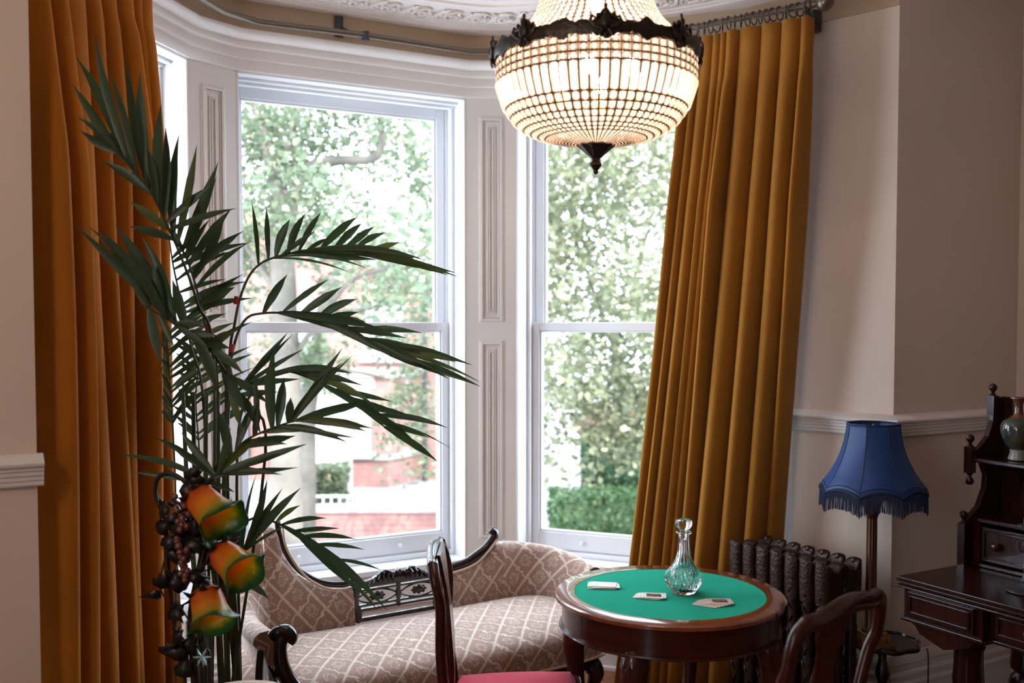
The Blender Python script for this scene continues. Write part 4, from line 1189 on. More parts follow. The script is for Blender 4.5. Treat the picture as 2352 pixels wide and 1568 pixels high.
# ---------------------------------------------------------------- radiator
ra = empty('radiator', (1.02, 4.02, 0), label='tall cast iron column radiator with scrolled relief, in front of the right curtain', cat='radiator')
dA = Vector((cos(radians(90 - 149)), sin(radians(90 - 149)), 0))      # along the row, towards the room
dB = Vector((cos(radians(90 - 59)), sin(radians(90 - 59)), 0))        # across, towards the wall
org = Vector((.912, 4.15, 0)) - Vector((1.02, 4.02, 0))
def section(M):
    mb = MB(); Wd = .205; Hh = .775; r = .030; t = .72
    # M maps (across, along, up)
    cols = (.030, .1025, .175)
    for c in cols:
        pr_ = [(z, r * (.78 + .10 * sin(z * 30))) for z in [.10 + .045 * k for k in range(14)]]
        mb.tube([M @ Vector((c, 0, z)) for z in [.10 + (Hh - .20) * k / 16 for k in range(17)]], [.027 + .0025 * sin(k * 1.9) for k in range(17)], 10, flat=.86)
        for k in range(11):
            z = .13 + k * .055; s = 1 if k % 2 else -1
            mb.tube([M @ Vector((c + s * .012, -.022, z)), M @ Vector((c - s * .006, -.027, z + .018)), M @ Vector((c - s * .014, -.020, z + .034))], [.002, .0045, .002], 5)
            if c < .05:
                mb.tube([M @ Vector((c - .022, s * .010, z)), M @ Vector((c - .029, -s * .004, z + .018)), M @ Vector((c - .024, -s * .012, z + .034))], [.002, .0045, .002], 5)
    # head and foot castings, head with a scalloped top line
    def outline(tp):
        if tp:
            ts = [k / 24 for k in range(25)]
            top_ = [(lerp(.0, Wd, q), Hh - .016 + .016 * cos(q * 2 * pi * 2.0) + (.006 if q < .12 or q > .88 else 0)) for q in ts]
            return [(.002, Hh - .16), (-.002, Hh - .06)] + top_ + [(Wd + .002, Hh - .06), (Wd - .002, Hh - .16), (Wd - .05, Hh - .12), (Wd / 2, Hh - .135), (.05, Hh - .12)]
        return [(.0, .16), (0, .06), (.012, .05), (.014, .0), (.04, .0), (.045, .055), (Wd - .045, .055), (Wd - .04, 0), (Wd - .014, 0), (Wd - .012, .05), (Wd, .06), (Wd, .16), (Wd - .05, .13), (.05, .13)]
    for tp in (True, False):
        o_ = outline(tp); n = len(o_); vs = []
        cx = sum(p[0] for p in o_) / n; cz = (Hh - .07) if tp else .09
        for f, y in ((.84, -.034), (.93, -.030), (.98, -.020), (1, -.008), (1, .008), (.98, .020), (.93, .030), (.84, .034)):
            for p in o_: vs.append(M @ Vector((cx + (p[0] - cx) * f, y, cz + (p[1] - cz) * f)))
        fs = [(j * n + i, j * n + (i + 1) % n, (j + 1) * n + (i + 1) % n, (j + 1) * n + i) for j in range(7) for i in range(n)]
        fs += [tuple(range(n))[::-1], tuple(7 * n + i for i in range(n))]
        mb.add(vs, fs)
    for s0 in (.012, Wd - .012):
        mb.ball(M @ Vector((s0, 0, Hh - .006)), .014, 10, 6)
    # end relief: scroll and shell
    for k in range(5):
        a = .5 + k * .5
        mb.tube([M @ Vector((.105 + .055 * t_ * cos(a), -.028, Hh - .10 + .055 * t_ * sin(a))) for t_ in (.25, .6, 1)], [.004, .009, .004], 6)
    mb.ball(M @ Vector((.105, -.027, Hh - .105)), .016, 10, 6)
    mb.tube([M @ Vector((.165 + .016 * cos(q * .8), -.029, Hh - .10 + .016 * sin(q * .8))) for q in range(9)], .004, 6)
    return mb
for k in range(7):
    o = org + dA * (.018 + .077 * k)
    Mx = Matrix(((dB.x, -dA.x, 0, o.x), (dB.y, -dA.y, 0, o.y), (0, 0, 1, 0), (0, 0, 0, 1)))
    section(Mx).build('section', M_rad, ra, smooth=45)
mb = MB()
for z in (.09, .69): mb.tube([org + dA * .0 + dB * .10 + Vector((0, 0, z)), org + dA * .50 + dB * .10 + Vector((0, 0, z))], .022, 12)
mb.build('connecting_pipe', M_rad, ra)

# ---------------------------------------------------------------- small tripod table and blue lamp
wt_ = empty('tripod_table', (1.48, 3.95, 0), label='small dark tripod table with a scalloped top under the blue lamp', cat='table')
MB().lathe([(.0005, .460), (.10, .460), (.136, .466), (.142, .474), (.142, .486), (.134, .490), (.130, .482), (.0005, .480)], 96, caps=False,
           fn=lambda a, j, r, z: (r * (1 + (.05 * cos(a * 8) if r > .12 else 0)), z)).build('top', M_ebony, wt_, smooth=40)
MB().lathe([(.05, .452), (.05, .462), (.02, .445), (.016, .40), (.026, .36), (.030, .33), (.018, .29), (.014, .2), (.024, .16), (.028, .12), (.02, .10)], 20).build('column', M_ebony, wt_)
for k in range(3):
    a = radians(80) + k * 2 * pi / 3
    MB().tube(spline([(.015 * cos(a), .015 * sin(a), .14), (.07 * cos(a), .07 * sin(a), .13), (.12 * cos(a), .12 * sin(a), .05), (.165 * cos(a), .165 * sin(a), .012)], 5), [interp([(0, .016), (15, .010)], i) for i in range(16)], 10).build('leg', M_ebony, wt_)
lm = empty('table_lamp', (1.412, 3.90, .4175), radians(12), label='brass column table lamp with a fringed royal blue scalloped shade', cat='lamp')
mb = MB()
w0 = .066
for h0, h1, w in ((0, .014, w0), (.014, .020, w0 - .004), (.020, .050, w0 - .012), (.050, .056, w0 - .018)): mb.box(-w, w, -w, w, h0, h1)
for s in range(4):
    Mr = Matrix.Rotation(s * pi / 2, 4, 'Z')
    for k in range(12): mb.box(-.047 + k * .008, -.043 + k * .008, -w0 + .006, -w0 + .016, .020, .045, Mr)
mb.build('base', M_brass, lm, smooth=0, bevel=.002)
M_colb = mat('dark_brass', (.16, .075, .045), .35, metal=.75)
MB().lathe([(.034, .056), (.034, .062), (.022, .072), (.019, .08), (.018, .485), (.021, .49), (.024, .50), (.026, .505), (.034, .535), (.036, .545), (.040, .548), (.040, .556), (.030, .558)], 32, fn=lambda a, j, r, z: (r * (1 + (.07 * cos(a * 10) if .07 < z < .486 else 0)), z)).build('column', M_colb, lm, smooth=30)
MB().lathe([(.010, .555), (.010, .80), (.004, .81), (.004, .84)], 10).build('lamp_holder', M_brass, lm)
lm.scale = (1.04, 1.04, 1.04); wt_.scale = (1, 1, .868)
# shade: eight gores, flared, with a scalloped hem
NG = 8
def shp(u, v):
    a = u * 2 * pi; g = (u * NG) % 1
    r = interp([(0, .097), (.15, .101), (.35, .114), (.55, .134), (.75, .160), (.9, .185), (1, .197)], v)
    a0 = (math.floor(u * NG + 1e-9)) * 2 * pi / NG; a1 = a0 + 2 * pi / NG
    g = (a - a0) / (a1 - a0)
    p0 = Vector((cos(a0), sin(a0))) * r; p1 = Vector((cos(a1), sin(a1))) * r
    p = p0.lerp(p1, g); p = p * (1 + .015 * sin(pi * g))
    zb = .586 + .022 * abs(sin(pi * g)) ** .8
    z = lerp(.842, zb, v ** .92)
    return (p.x, p.y, z)
MB().grid(NG * 8, 16, shp).build('lamp_shade', M_blue, lm, smooth=25, solid=.002)
tr = MB()
tr.tube([Vector(shp(k / 64, 0)) for k in range(64)], .0035, 6, closed=True); tr.tube([Vector(shp(k / 128, 1)) for k in range(128)], .005, 6, closed=True)
tr.tube([Vector(shp(k / 128, .93)) * 1.0 + Vector((0, 0, 0)) for k in range(128)], .0025, 6, closed=True)
for g in range(NG): tr.tube([Vector(shp(g / NG, v / 10)) for v in range(11)], .0022, 5)
tr.build('trimming', M_fringe, lm, smooth=60)
fr = MB(); rf_ = random.Random(8)
for k in range(560):
    p = Vector(shp(k / 560, 1)); d = Vector((p.x, p.y, 0)).normalized()
    L = .070 + rf_.uniform(-.004, .004)
    p2 = p + Vector((rf_.uniform(-.003, .003), rf_.uniform(-.003, .003), -L))
    fr.tube([p, p2], [.0016, .0014], 4)
fr.build('fringe', M_fringe, lm, smooth=0)
cb = empty('lamp_flex', (0, 0, 0), label='thin black electric flex hanging from the small tripod table', cat='cable')
MB().tube(spline([(1.61, 3.84, .425), (1.615, 3.835, .38), (1.615, 3.835, .2), (1.615, 3.835, .05), (1.63, 3.86, .006), (1.66, 3.95, .006)], 6), .003, 6).build('flex', M_cord, cb)

# ---------------------------------------------------------------- writing desk with shelved gallery (local x = towards the room along the wall, y = towards the wall)
M_ = Matrix
dk = empty('writing_desk', (1.41, 3.64, 0), radians(-61), label='dark carved oak desk with a shelved gallery, at the right edge against the wall', cat='desk')
# local +x : along the front edge to the right/towards the viewer ; local +y : away, towards the back
DW = .58
ds = MB()
ds.box(-.0, 1.25, .0, DW, .742, .760); ds.box(.006, 1.244, .006, DW, .730, .742); ds.box(-.006, 1.256, -.006, DW, .722, .730)
ds.build('desk_top', M_dark, dk, smooth=0, bevel=.003)
def drawer(x0, x1, y, z0, z1, knobs, nm='drawer'):
    m_ = MB(); m_.box(x0, x1, y, y + .02, z0, z1); panel_y(m_, x0 + .012, x1 - .012, y, z0 + .012, z1 - .012)
    o = m_.build(nm, M_dark, dk, smooth=0, bevel=.002)
    for kx in knobs: MB().lathe([(.006, 0), (.006, .008), (.014, .012), (.016, .018), (.010, .026), (.0005, .028)], 14, Matrix.Translation((kx, y, (z0 + z1) / 2)) @ Matrix.Rotation(pi / 2, 4, 'X')).build('knob', M_mahog, o)
def panel_y(mb, x0, x1, y, z0, z1, w=.006, p=.006):
    for (a0, a1, b0, b1) in ((x0, x0 + w, z0, z1), (x1 - w, x1, z0, z1), (x0 + w, x1 - w, z0, z0 + w), (x0 + w, x1 - w, z1 - w, z1)): mb.box(a0, a1, y - p, y, b0, b1)
bd = MB(); bd.box(.02, .34, .02, DW - .01, .61, .722); bd.box(.34, .92, .06, DW - .01, .61, .722); bd.box(.92, 1.24, .02, DW - .01, .61, .722)
bd.box(.012, .348, .010, .03, .600, .612); bd.box(.34, .92, .05, .07, .600, .612); bd.box(.912, 1.248, .010, .03, .600, .612)
bd.build('carcass', M_dark, dk, smooth=0, bevel=.003)
drawer(.045, .315, .005, .625, .712, []); drawer(.37, .63, .042, .625, .712, [.50]); drawer(.64, .90, .042, .625, .712, [.77]); drawer(.945, 1.215, .005, .625, .712, [])
for x0, x1 in ((.03, .33), (.93, 1.23)):
    ap = MB(); ap.prism([(x0, .60), (x1, .60), (x1 - .03, .585), (x1 - .05, .56), (x1 - .10, .545), ((x0 + x1) / 2, .53), (x0 + .10, .545), (x0 + .05, .56), (x0 + .03, .585)], .03, .30, Matrix(((1, 0, 0, 0), (0, 0, 1, 0), (0, 1, 0, 0), (0, 0, 0, 1))))
    ap.build('apron', M_dark, dk, smooth=0, bevel=.003)
lp = [(.030, 0), (.034, .02), (.040, .05), (.030, .08), (.028, .12), (.044, .20), (.056, .27), (.058, .32), (.050, .355), (.036, .372), (.052, .385), (.054, .40), (.050, .46), (.050, .51), (.056, .525), (.046, .54), (.040, .56)]
for x, y in ((.18, .17), (1.07, .17), (.18, .50), (1.07, .50)):
    MB().lathe(lp, 28, Matrix.Translation((x, y, 0)), fn=lambda a, j, r, z: (r * (1 + (.04 * cos(a * 12) if 5 <= j <= 8 else 0)), z)).build('leg', M_dark, dk)
# gallery
GB = DW - .05
for gx in (.02, 1.23):
    sd_ = MB()
    prf = [(.36, .76), (.36, .93), (.385, .945), (.44, .985), (.475, 1.05), (.48, 1.10), (.455, 1.15), (.40, 1.165), (.40, 1.195), (.44, 1.21), (.49, 1.25), (.515, 1.31), (.52, 1.40), (.60, 1.40), (.60, .76)]
    sd_.prism(prf, -.011, .011, Matrix(((0, 0, 1, gx), (1, 0, 0, -.02), (0, 1, 0, 0), (0, 0, 0, 1))))
    sd_.build('side_panel', M_dark, dk, smooth=0, bevel=.003)
    for (y, z0, z1, fz) in ((.345, .76, .925, (1,)), (.375, 1.115, 1.215, (1, -1)), (.505, 1.33, 1.405, (1,))):
        pb = MB(); pb.box(gx - .015, gx + .015, y - .015, y + .015, z0, z1)
        for s in fz:
            zz = z1 if s > 0 else z0
            pb.lathe([(.014, 0), (.012, s * .004), (.006, s * .010), (.007, s * .016), (.015, s * .026), (.016, s * .034), (.011, s * .044), (.0005, s * .048)], 14, Matrix.Translation((gx, y, zz)))
        pb.build('post', M_dark, dk, smooth=40)
gb = MB(); gb.box(.031, 1.219, .385, DW - .02, .93, .945); gb.box(.031, 1.219, .38, DW - .02, .762, .775)
gb.box(.031, 1.219, .55, DW - .02, .77, .93)
for x in (.031, .395, .78, 1.19): gb.box(x, x + .028, .385, DW - .02, .775, .93)
gb.build('gallery_case', M_dark, dk, smooth=0, bevel=.002)
for x0, x1 in ((.065, .39), (.43, .775), (.815, 1.185)): drawer(x0, x1, .388, .785, .915, [x0 + .07, x1 - .07])
sh_ = MB(); sh_.box(.031, 1.219, .375, DW - .02, 1.157, 1.172); sh_.box(.031, 1.219, .371, .377, 1.160, 1.170); sh_.build('shelf', M_dark, dk, smooth=0, bevel=.002)
bk = MB()
bk.box(.03, .16, DW - .025, DW - .01, .94, 1.40); bk.box(.40, .85, DW - .025, DW - .01, .94, 1.16)
bk.prism([(.10, 1.33), (.16, 1.34), (.20, 1.38), (.22, 1.42), (.30, 1.47), (.40, 1.49), (.625, 1.52), (.85, 1.49), (.95, 1.47), (1.03, 1.42), (1.05, 1.38), (1.15, 1.33), (1.0, 1.30), (.85, 1.32), (.625, 1.34), (.40, 1.32), (.25, 1.30)], DW - .03, DW - .008, Matrix(((1, 0, 0, 0), (0, 0, 1, 0), (0, 1, 0, 0), (0, 0, 0, 1))))
bk.box(1.09, 1.22, DW - .025, DW - .01, .94, 1.40)
for cx in (.28, .34): bk.tube([(cx + .028 * cos(q * .7), DW - .034, 1.41 + .028 * sin(q * .7)) for q in range(10)], .008, 6)
bk.prism([(.16, .945), (.25, .945), (.21, .97), (.19, 1.0), (.16, 1.03)], DW - .03, DW - .008, Matrix(((1, 0, 0, 0), (0, 0, 1, 0), (0, 1, 0, 0), (0, 0, 0, 1))))
bk.build('back_board', M_dark, dk, smooth=0, bevel=.003)
# vase on the shelf
Dm = Matrix.Translation(dk.location) @ Matrix.Rotation(radians(-61), 4, 'Z')
vp = Dm @ Vector((.155, .465, 1.1725))
va = empty('vase', vp, label='glazed green and rust vase with a narrow neck on the desk gallery shelf', cat='vase')
vprof = [(.030, 0), (.036, .004), (.034, .012), (.028, .030), (.030, .042), (.046, .060), (.058, .085), (.064, .110), (.064, .130), (.056, .146), (.036, .158), (.020, .168), (.016, .180), (.015, .205), (.019, .222), (.031, .232), (.030, .236), (.014, .226)]
vprof = [(r * .95, z) for r, z in vprof]
MB().lathe(vprof[4:11], 36, caps=False).build('body', M_vase, va, smooth=60)
MB().lathe(vprof[:5], 36).build('foot', M_vase3, va, smooth=60)
MB().lathe(vprof[10:], 36, caps=False).build('neck', M_vase2, va, smooth=60)
# dark metal candlestick on the desk
kp = Dm @ Vector((.375, .20, .7605))
ks = empty('candlestick', kp, label='dark metal candlestick with a dished foot standing on the desk top', cat='candlestick')
MB().lathe([(.052, 0), (.062, .003), (.062, .008), (.040, .014), (.022, .022), (.012, .034)], 32).build('foot', M_iron, ks)
MB().lathe([(.012, .03), (.020, .040), (.012, .05), (.008, .07), (.016, .085), (.008, .10), (.007, .15), (.014, .165), (.007, .18), (.006, .215), (.016, .225), (.030, .228), (.030, .232), (.012, .234), (.012, .255)], 24).build('stem', M_iron, ks)
mb = MB()
for s in (-1, 1): mb.tube([(0, 0, .15), (s * .02, 0, .14), (s * .03, 0, .16), (s * .03, 0, .175)], .004, 6)
mb.build('arm', M_iron, ks)
# ---------------------------------------------------------------- palm
pm = empty('potted_palm', (-.95, 3.22, 0), label='tall potted palm with long dark arching fronds in front of the middle window', cat='plant')
Pi = inv(pm); rp = random.Random(31)
def blade(mb, a, b, w, bend=.12, face=None):
    a = Vector(a); b = Vector(b); d = b - a; L = d.length; d.normalize()
    N = face or Vector((rp.uniform(-.5, .5), -1, rp.uniform(-.2, .6))).normalized()
    s = d.cross(N).normalized(); N = s.cross(d).normalized()
    sag = Vector((0, 0, -1)) * L * bend * rp.uniform(.3, 1.1)
    bow = s * L * rp.uniform(-.04, .04)
    st = 8; vs = []
    tw = rp.uniform(-.5, .5)
    for k in range(st + 1):
        t = k / st
        ww = w * (.16 + .84 * sin(pi * min(1, t * .92 + .04)) ** .75) * (1 if t < .5 else (1 - ((t - .5) / .5) ** 2.2 * .98))
        ww *= 1 + .05 * sin(k * 2.3 + L * 90)
        c = a + d * L * t + (sag - Vector((0, 0, 0))) * 4 * t * (1 - t) * -.35 + bow * 4 * t * (1 - t)
        an = tw * t; sv = s * cos(an) + N * sin(an); nv = N * cos(an) - s * sin(an)
        vs += [c - sv * ww / 2 + nv * ww * .18, c, c + sv * ww / 2 + nv * ww * .18]
    fs = []
    for k in range(st):
        for j in (0, 1): fs.append((k * 3 + j, k * 3 + j + 1, k * 3 + 3 + j + 1, k * 3 + 3 + j))
    mb.add([Pi @ v for v in vs], fs)
def frond(rachis, lf, w=.024, dtip=.0, jit=.10, r0=.0055, name='frond', stem=None):
    pts = [at(*p) for p in rachis]
    ctl = ([Vector(stem)] if stem else []) + pts
    rs = spline(ctl, 6)
    sm = MB().tube([Pi @ p for p in rs], [lerp(r0, .0022, i / (len(rs) - 1)) for i in range(len(rs))], 7)
    fm = MB()
    dens = spline(pts, 10)
    for q in lf:
        bx, by, tx, ty = q[:4]; ww = q[4] if len(q) > 4 else w
        # distance of the base: that of the nearest point on the stalk
        best = None
        for p in dens:
            zc = p.y * cos(PITCH) - (p.z - CZ) * sin(PITCH); X = 1176 + FPX * p.x / zc; Yp = PPY - FPX * ((p.z - CZ) * cos(PITCH) + p.y * sin(PITCH)) / zc
            dd = (X - bx) ** 2 + (Yp - by) ** 2
            if best is None or dd < best[0]: best = (dd, p)
        base = best[1] if best[0] < 90 ** 2 else at(bx, by, best[1].y)
        Lpx = sqrt((tx - bx) ** 2 + (ty - by) ** 2)
        tip = at(tx, ty, base.y + dtip * Lpx / 200 + rp.uniform(-jit, jit) * Lpx / 250)
        blade(fm, base, tip, ww)
    f = fm.build(name, M_palm, pm, smooth=180)
    sm.build('stalk', M_stem, f, smooth=60)
    return f
b0 = Vector((-.96, 3.22, .42))
def B(dx, dy=0, z=.40): return (-.95 + dx, 3.22 + dy, z)
frond([(492, 860, 3.13), (455, 700, 3.08), (420, 600, 3.04), (385, 520, 3.0), (345, 440, 2.96), (300, 385, 2.93), (262, 345, 2.91)],
      [(372, 490, 370, 238, .034), (385, 500, 380, 290, .026), (345, 450, 322, 165, .030), (335, 435, 288, 128, .032), (315, 400, 250, 165, .030), (300, 390, 217, 78, .030), (290, 375, 172, 128, .028), (280, 372, 166, 192, .030), (315, 410, 176, 268, .032), (340, 450, 232, 368, .026), (392, 530, 298, 462, .028), (388, 560, 298, 520, .030), (400, 550, 412, 305, .030), (412, 560, 452, 332, .030), (410, 500, 485, 425, .024), (405, 520, 545, 478, .022), (270, 355, 214, 300, .03), (268, 350, 185, 300, .026), (358, 470, 335, 330, .024)], .026, stem=B(-.03))
frond([(500, 900, 3.2), (475, 760, 3.2), (445, 640, 3.18), (420, 575, 3.16), (402, 545, 3.15)],
      [(425, 570, 502, 370, .032), (430, 590, 498, 405, .026), (440, 605, 532, 478, .030), (452, 625, 560, 530, .028), (470, 655, 572, 556, .024), (463, 632, 515, 500, .028), (470, 690, 538, 659, .034), (420, 580, 394, 520, .02), (440, 592, 484, 500, .026)], stem=B(-.01, .02))
frond([(470, 960, 3.32), (440, 800, 3.3), (418, 700, 3.28), (398, 610, 3.26), (388, 540, 3.25)],
      [(394, 622, 575, 557, .020), (398, 649, 545, 575, .020), (402, 676, 520, 640, .020), (412, 699, 569, 646, .022), (416, 715, 560, 628, .02), (419, 722, 584, 684, .022), (425, 739, 540, 659, .030), (394, 600, 480, 560, .02), (392, 590, 470, 530, .02), (428, 760, 520, 720, .02), (432, 790, 540, 740, .02)], stem=B(-.04, .03))
frond([(610, 1040, 3.12), (560, 930, 3.05), (498, 824, 2.98), (440, 770, 2.93), (373, 726, 2.89), (322, 697, 2.87)],
      [(413, 735, 172, 517, .034), (405, 735, 204, 520, .030), (390, 730, 228, 527, .030), (415, 735, 264, 514, .038), (420, 720, 326, 543, .030), (342, 716, 369, 836, .036), (360, 722, 400, 800, .02), (440, 780, 500, 906, .034), (470, 800, 560, 860, .026), (503, 855, 566, 953, .034), (507, 887, 556, 990, .028), (520, 860, 620, 930, .026), (480, 810, 520, 770, .02), (470, 790, 545, 755, .026), (455, 775, 530, 800, .028), (430, 760, 500, 770, .022), (400, 740, 470, 750, .022), (410, 740, 480, 800, .022), (540, 900, 600, 1000, .026), (350, 700, 300, 640, .028), (390, 715, 350, 600, .028), (430, 750, 395, 640, .03)], .03, stem=B(.03, -.05))
frond([(525, 900, 3.22), (540, 740, 3.24), (560, 660, 3.26), (590, 612, 3.28), (640, 588, 3.31), (720, 574, 3.36), (800, 572, 3.42), (880, 578, 3.48), (950, 592, 3.53)],
      [(592, 610, 578, 463, .020), (615, 598, 612, 474, .022), (636, 590, 666, 503, .030), (662, 582, 702, 490, .030), (690, 578, 738, 486, .026), (650, 585, 725, 530, .018), (735, 573, 822, 497, .028), (770, 572, 832, 512, .026), (790, 572, 860, 520, .024), (815, 572, 886, 534, .022), (850, 575, 918, 556, .022), (700, 576, 760, 545, .02),
       (700, 578, 985, 600, .024), (720, 580, 1058, 638, .026), (760, 578, 1002, 618, .028), (740, 580, 950, 598, .026), (800, 577, 1048, 626, .028), (860, 582, 1030, 632, .026), (660, 585, 900, 590, .022), (680, 580, 870, 596, .024), (620, 594, 856, 622, .010), (625, 598, 806, 627, .009), (780, 575, 920, 600, .026)], .024, stem=B(.02))
frond([(520, 960, 3.2), (532, 820, 3.2), (560, 738, 3.22), (605, 719, 3.25), (680, 722, 3.3), (760, 745, 3.36), (850, 793, 3.42), (940, 835, 3.48), (1020, 856, 3.52)],
      [(607, 718, 660, 630, .028), (650, 708, 755, 641, .020), (690, 712, 786, 658, .030), (730, 718, 822, 686, .028), (740, 725, 825, 716, .026), (765, 735, 842, 740, .026), (640, 716, 880, 755, .030), (800, 752, 972, 765, .026), (780, 748, 936, 777, .024), (840, 775, 1087, 839, .028), (880, 805, 1050, 832, .026), (900, 812, 1105, 888, .028), (920, 830, 1032, 871, .020), (850, 790, 1108, 880, .016), (820, 782, 965, 802, .024), (680, 722, 860, 790, .030), (700, 728, 900, 820, .028), (760, 750, 960, 835, .028), (640, 718, 790, 765, .028), (800, 770, 1000, 850, .026)], .026, stem=B(.04, .02))
frond([(545, 1040, 3.3), (580, 900, 3.34), (640, 852, 3.38), (720, 872, 3.42), (800, 918, 3.48), (870, 970, 3.53), (925, 1010, 3.57)],
      [(640, 852, 812, 858, .024), (665, 862, 836, 886, .024), (600, 870, 700, 848, .02), (760, 892, 902, 922, .022), (790, 908, 912, 944, .020), (850, 950, 1030, 983, .024), (870, 962, 987, 1006, .022), (860, 965, 1045, 1036, .008), (880, 978, 1008, 1062, .026), (830, 936, 955, 962, .022), (700, 866, 860, 930, .026), (740, 880, 930, 985, .028), (800, 918, 960, 1020, .028), (690, 862, 780, 850, .024)], .024, stem=B(.05, .06))
frond([(490, 1130, 3.05), (520, 1070, 3.04), (560, 1015, 3.03), (620, 985, 3.02), (680, 966, 3.02), (740, 960, 3.02)],
      [(625, 985, 632, 795, .042), (640, 975, 652, 865, .030), (660, 972, 668, 912, .026), (590, 995, 583, 850, .020), (585, 1000, 592, 920, .022), (668, 968, 788, 797, .022), (672, 966, 814, 812, .016), (665, 970, 790, 830, .02), (680, 965, 850, 922, .028), (690, 968, 858, 984, .026), (700, 965, 845, 992, .024), (640, 980, 822, 1006, .016), (640, 985, 802, 1018, .022), (600, 995, 740, 985, .026), (560, 1015, 680, 1000, .028), (540, 1035, 592, 920, .026), (530, 1050, 503, 944, .030), (545, 1030, 660, 1020, .026)], .026, stem=B(.03, -.07))
frond([(455, 1190, 2.96), (462, 1130, 2.95), (480, 1100, 2.94), (505, 1085, 2.93)],
      [(500, 1086, 708, 1018, .026), (500, 1090, 686, 1073, .020), (505, 1082, 640, 1040, .026), (480, 1102, 606, 1079, .022), (470, 1100, 272, 1045, .020), (468, 1110, 296, 1084, .014), (480, 1085, 352, 1004, .022), (490, 1080, 415, 990, .024), (485, 1085, 380, 1012, .022), (500, 1080, 530, 980, .03), (495, 1088, 600, 1000, .026), (500, 1090, 650, 1090, .018), (470, 1105, 540, 1130, .018)], .024, stem=B(.0, -.10))
frond([(520, 1290, 3.30), (570, 1195, 3.34), (640, 1202, 3.38), (700, 1243, 3.42), (760, 1290, 3.46), (815, 1345, 3.5)],
      [(650, 1205, 892, 1404, .030), (690, 1235, 862, 1386, .024), (720, 1260, 846, 1350, .030), (750, 1285, 882, 1312, .014), (800, 1330, 868, 1402, .012), (760, 1288, 818, 1240, .0), (672, 1215, 782, 1213, .018), (690, 1228, 822, 1239, .020), (715, 1245, 838, 1262, .016), (645, 1203, 752, 1190, .018), (630, 1198, 690, 1160, .018)], .022, stem=B(.07, .02))
frond([(500, 1400, 3.1), (530, 1330, 3.1), (560, 1265, 3.1)],
      [(560, 1268, 692, 1119, .030), (555, 1270, 637, 1142, .014), (552, 1268, 614, 1100, .024), (548, 1265, 590, 1086, .012), (562, 1272, 665, 1203, .010), (545, 1330, 620, 1378, .026), (545, 1280, 530, 1140, .03), (540, 1290, 505, 1160, .03), (535, 1290, 560, 1150, .028), (560, 1262, 650, 1120, .020)], .022, stem=B(.02, -.06))
frond([(500, 1040, 3.36), (530, 930, 3.38), (560, 880, 3.4)],
      [(545, 900, 662, 762, .026), (550, 890, 672, 768, .016), (555, 890, 700, 800, .016), (550, 900, 715, 838, .012), (560, 890, 690, 870, .02), (545, 910, 640, 900, .022), (540, 920, 500, 790, .026), (520, 930, 495, 770, .02)], .02, stem=B(.03, .08))
lad = []
for k in range(13):
    y = 975 - k * 17
    lad.append((392, y, 470 + rp.uniform(-14, 40), y - 62 - rp.uniform(0, 20), .018)); lad.append((391, y, 374 - rp.uniform(0, 4), y - 34, .016))
frond([(404, 1180, 3.45), (398, 1000, 3.46), (391, 880, 3.47), (384, 770, 3.48)], lad, .018, stem=B(-.18, .10), r0=.004)
lad = []
for k in range(11):
    y = 1010 - k * 20
    lad.append((455, y, 540 + rp.uniform(-10, 50), y - 55 - rp.uniform(0, 25), .018)); lad.append((453, y, 400 + rp.uniform(-10, 10), y - 40, .016))
frond([(462, 1200, 3.5), (458, 1040, 3.5), (450, 900, 3.5), (470, 770, 3.52)], lad, .018, stem=B(-.06, .12), r0=.004)
# bare canes and the pot
for k, (px, Y) in enumerate(((432, 3.2), (450, 3.26), (474, 3.16), (496, 3.25), (515, 3.2))):
    p0 = Vector(B(-.06 + .03 * k, .02 * (k % 3 - 1))); p1 = at(px, 1150, Y); p2 = at(px + (k - 2) * 6, 900, Y)
    MB().tube([Pi @ p for p in spline([p0, p0.lerp(p1, .5) + Vector((.01, 0, 0)), p1, p2], 6)], [lerp(.011, .006, i / 18) for i in range(19)], 9).build('cane', M_stem, pm, smooth=60)
M_tape = mat('red_tape', (.5, .02, .01), .5)
for (px, py, Y) in ((541, 690, 3.245), (532, 800, 3.2), (478, 770, 3.2), (477, 755, 3.2)):
    c = at(px, py, Y); MB().tube([Pi @ (c + Vector((0, 0, -.012))), Pi @ (c + Vector((.003, 0, .014)))], .007, 8).build('red_tie', M_tape, pm)
MB().lathe([(.10, 0), (.12, .02), (.155, .30), (.165, .31), (.165, .35), (.15, .35), (.145, .33), (.0005, .33)], 32, caps=False).build('pot', M_pot, pm, smooth=40)
MB().lathe([(.0005, .345), (.08, .342), (.144, .334)], 24, caps=False).build('soil', mat('soil', (.03, .02, .015), 1, bump=1, bscale=50), pm)

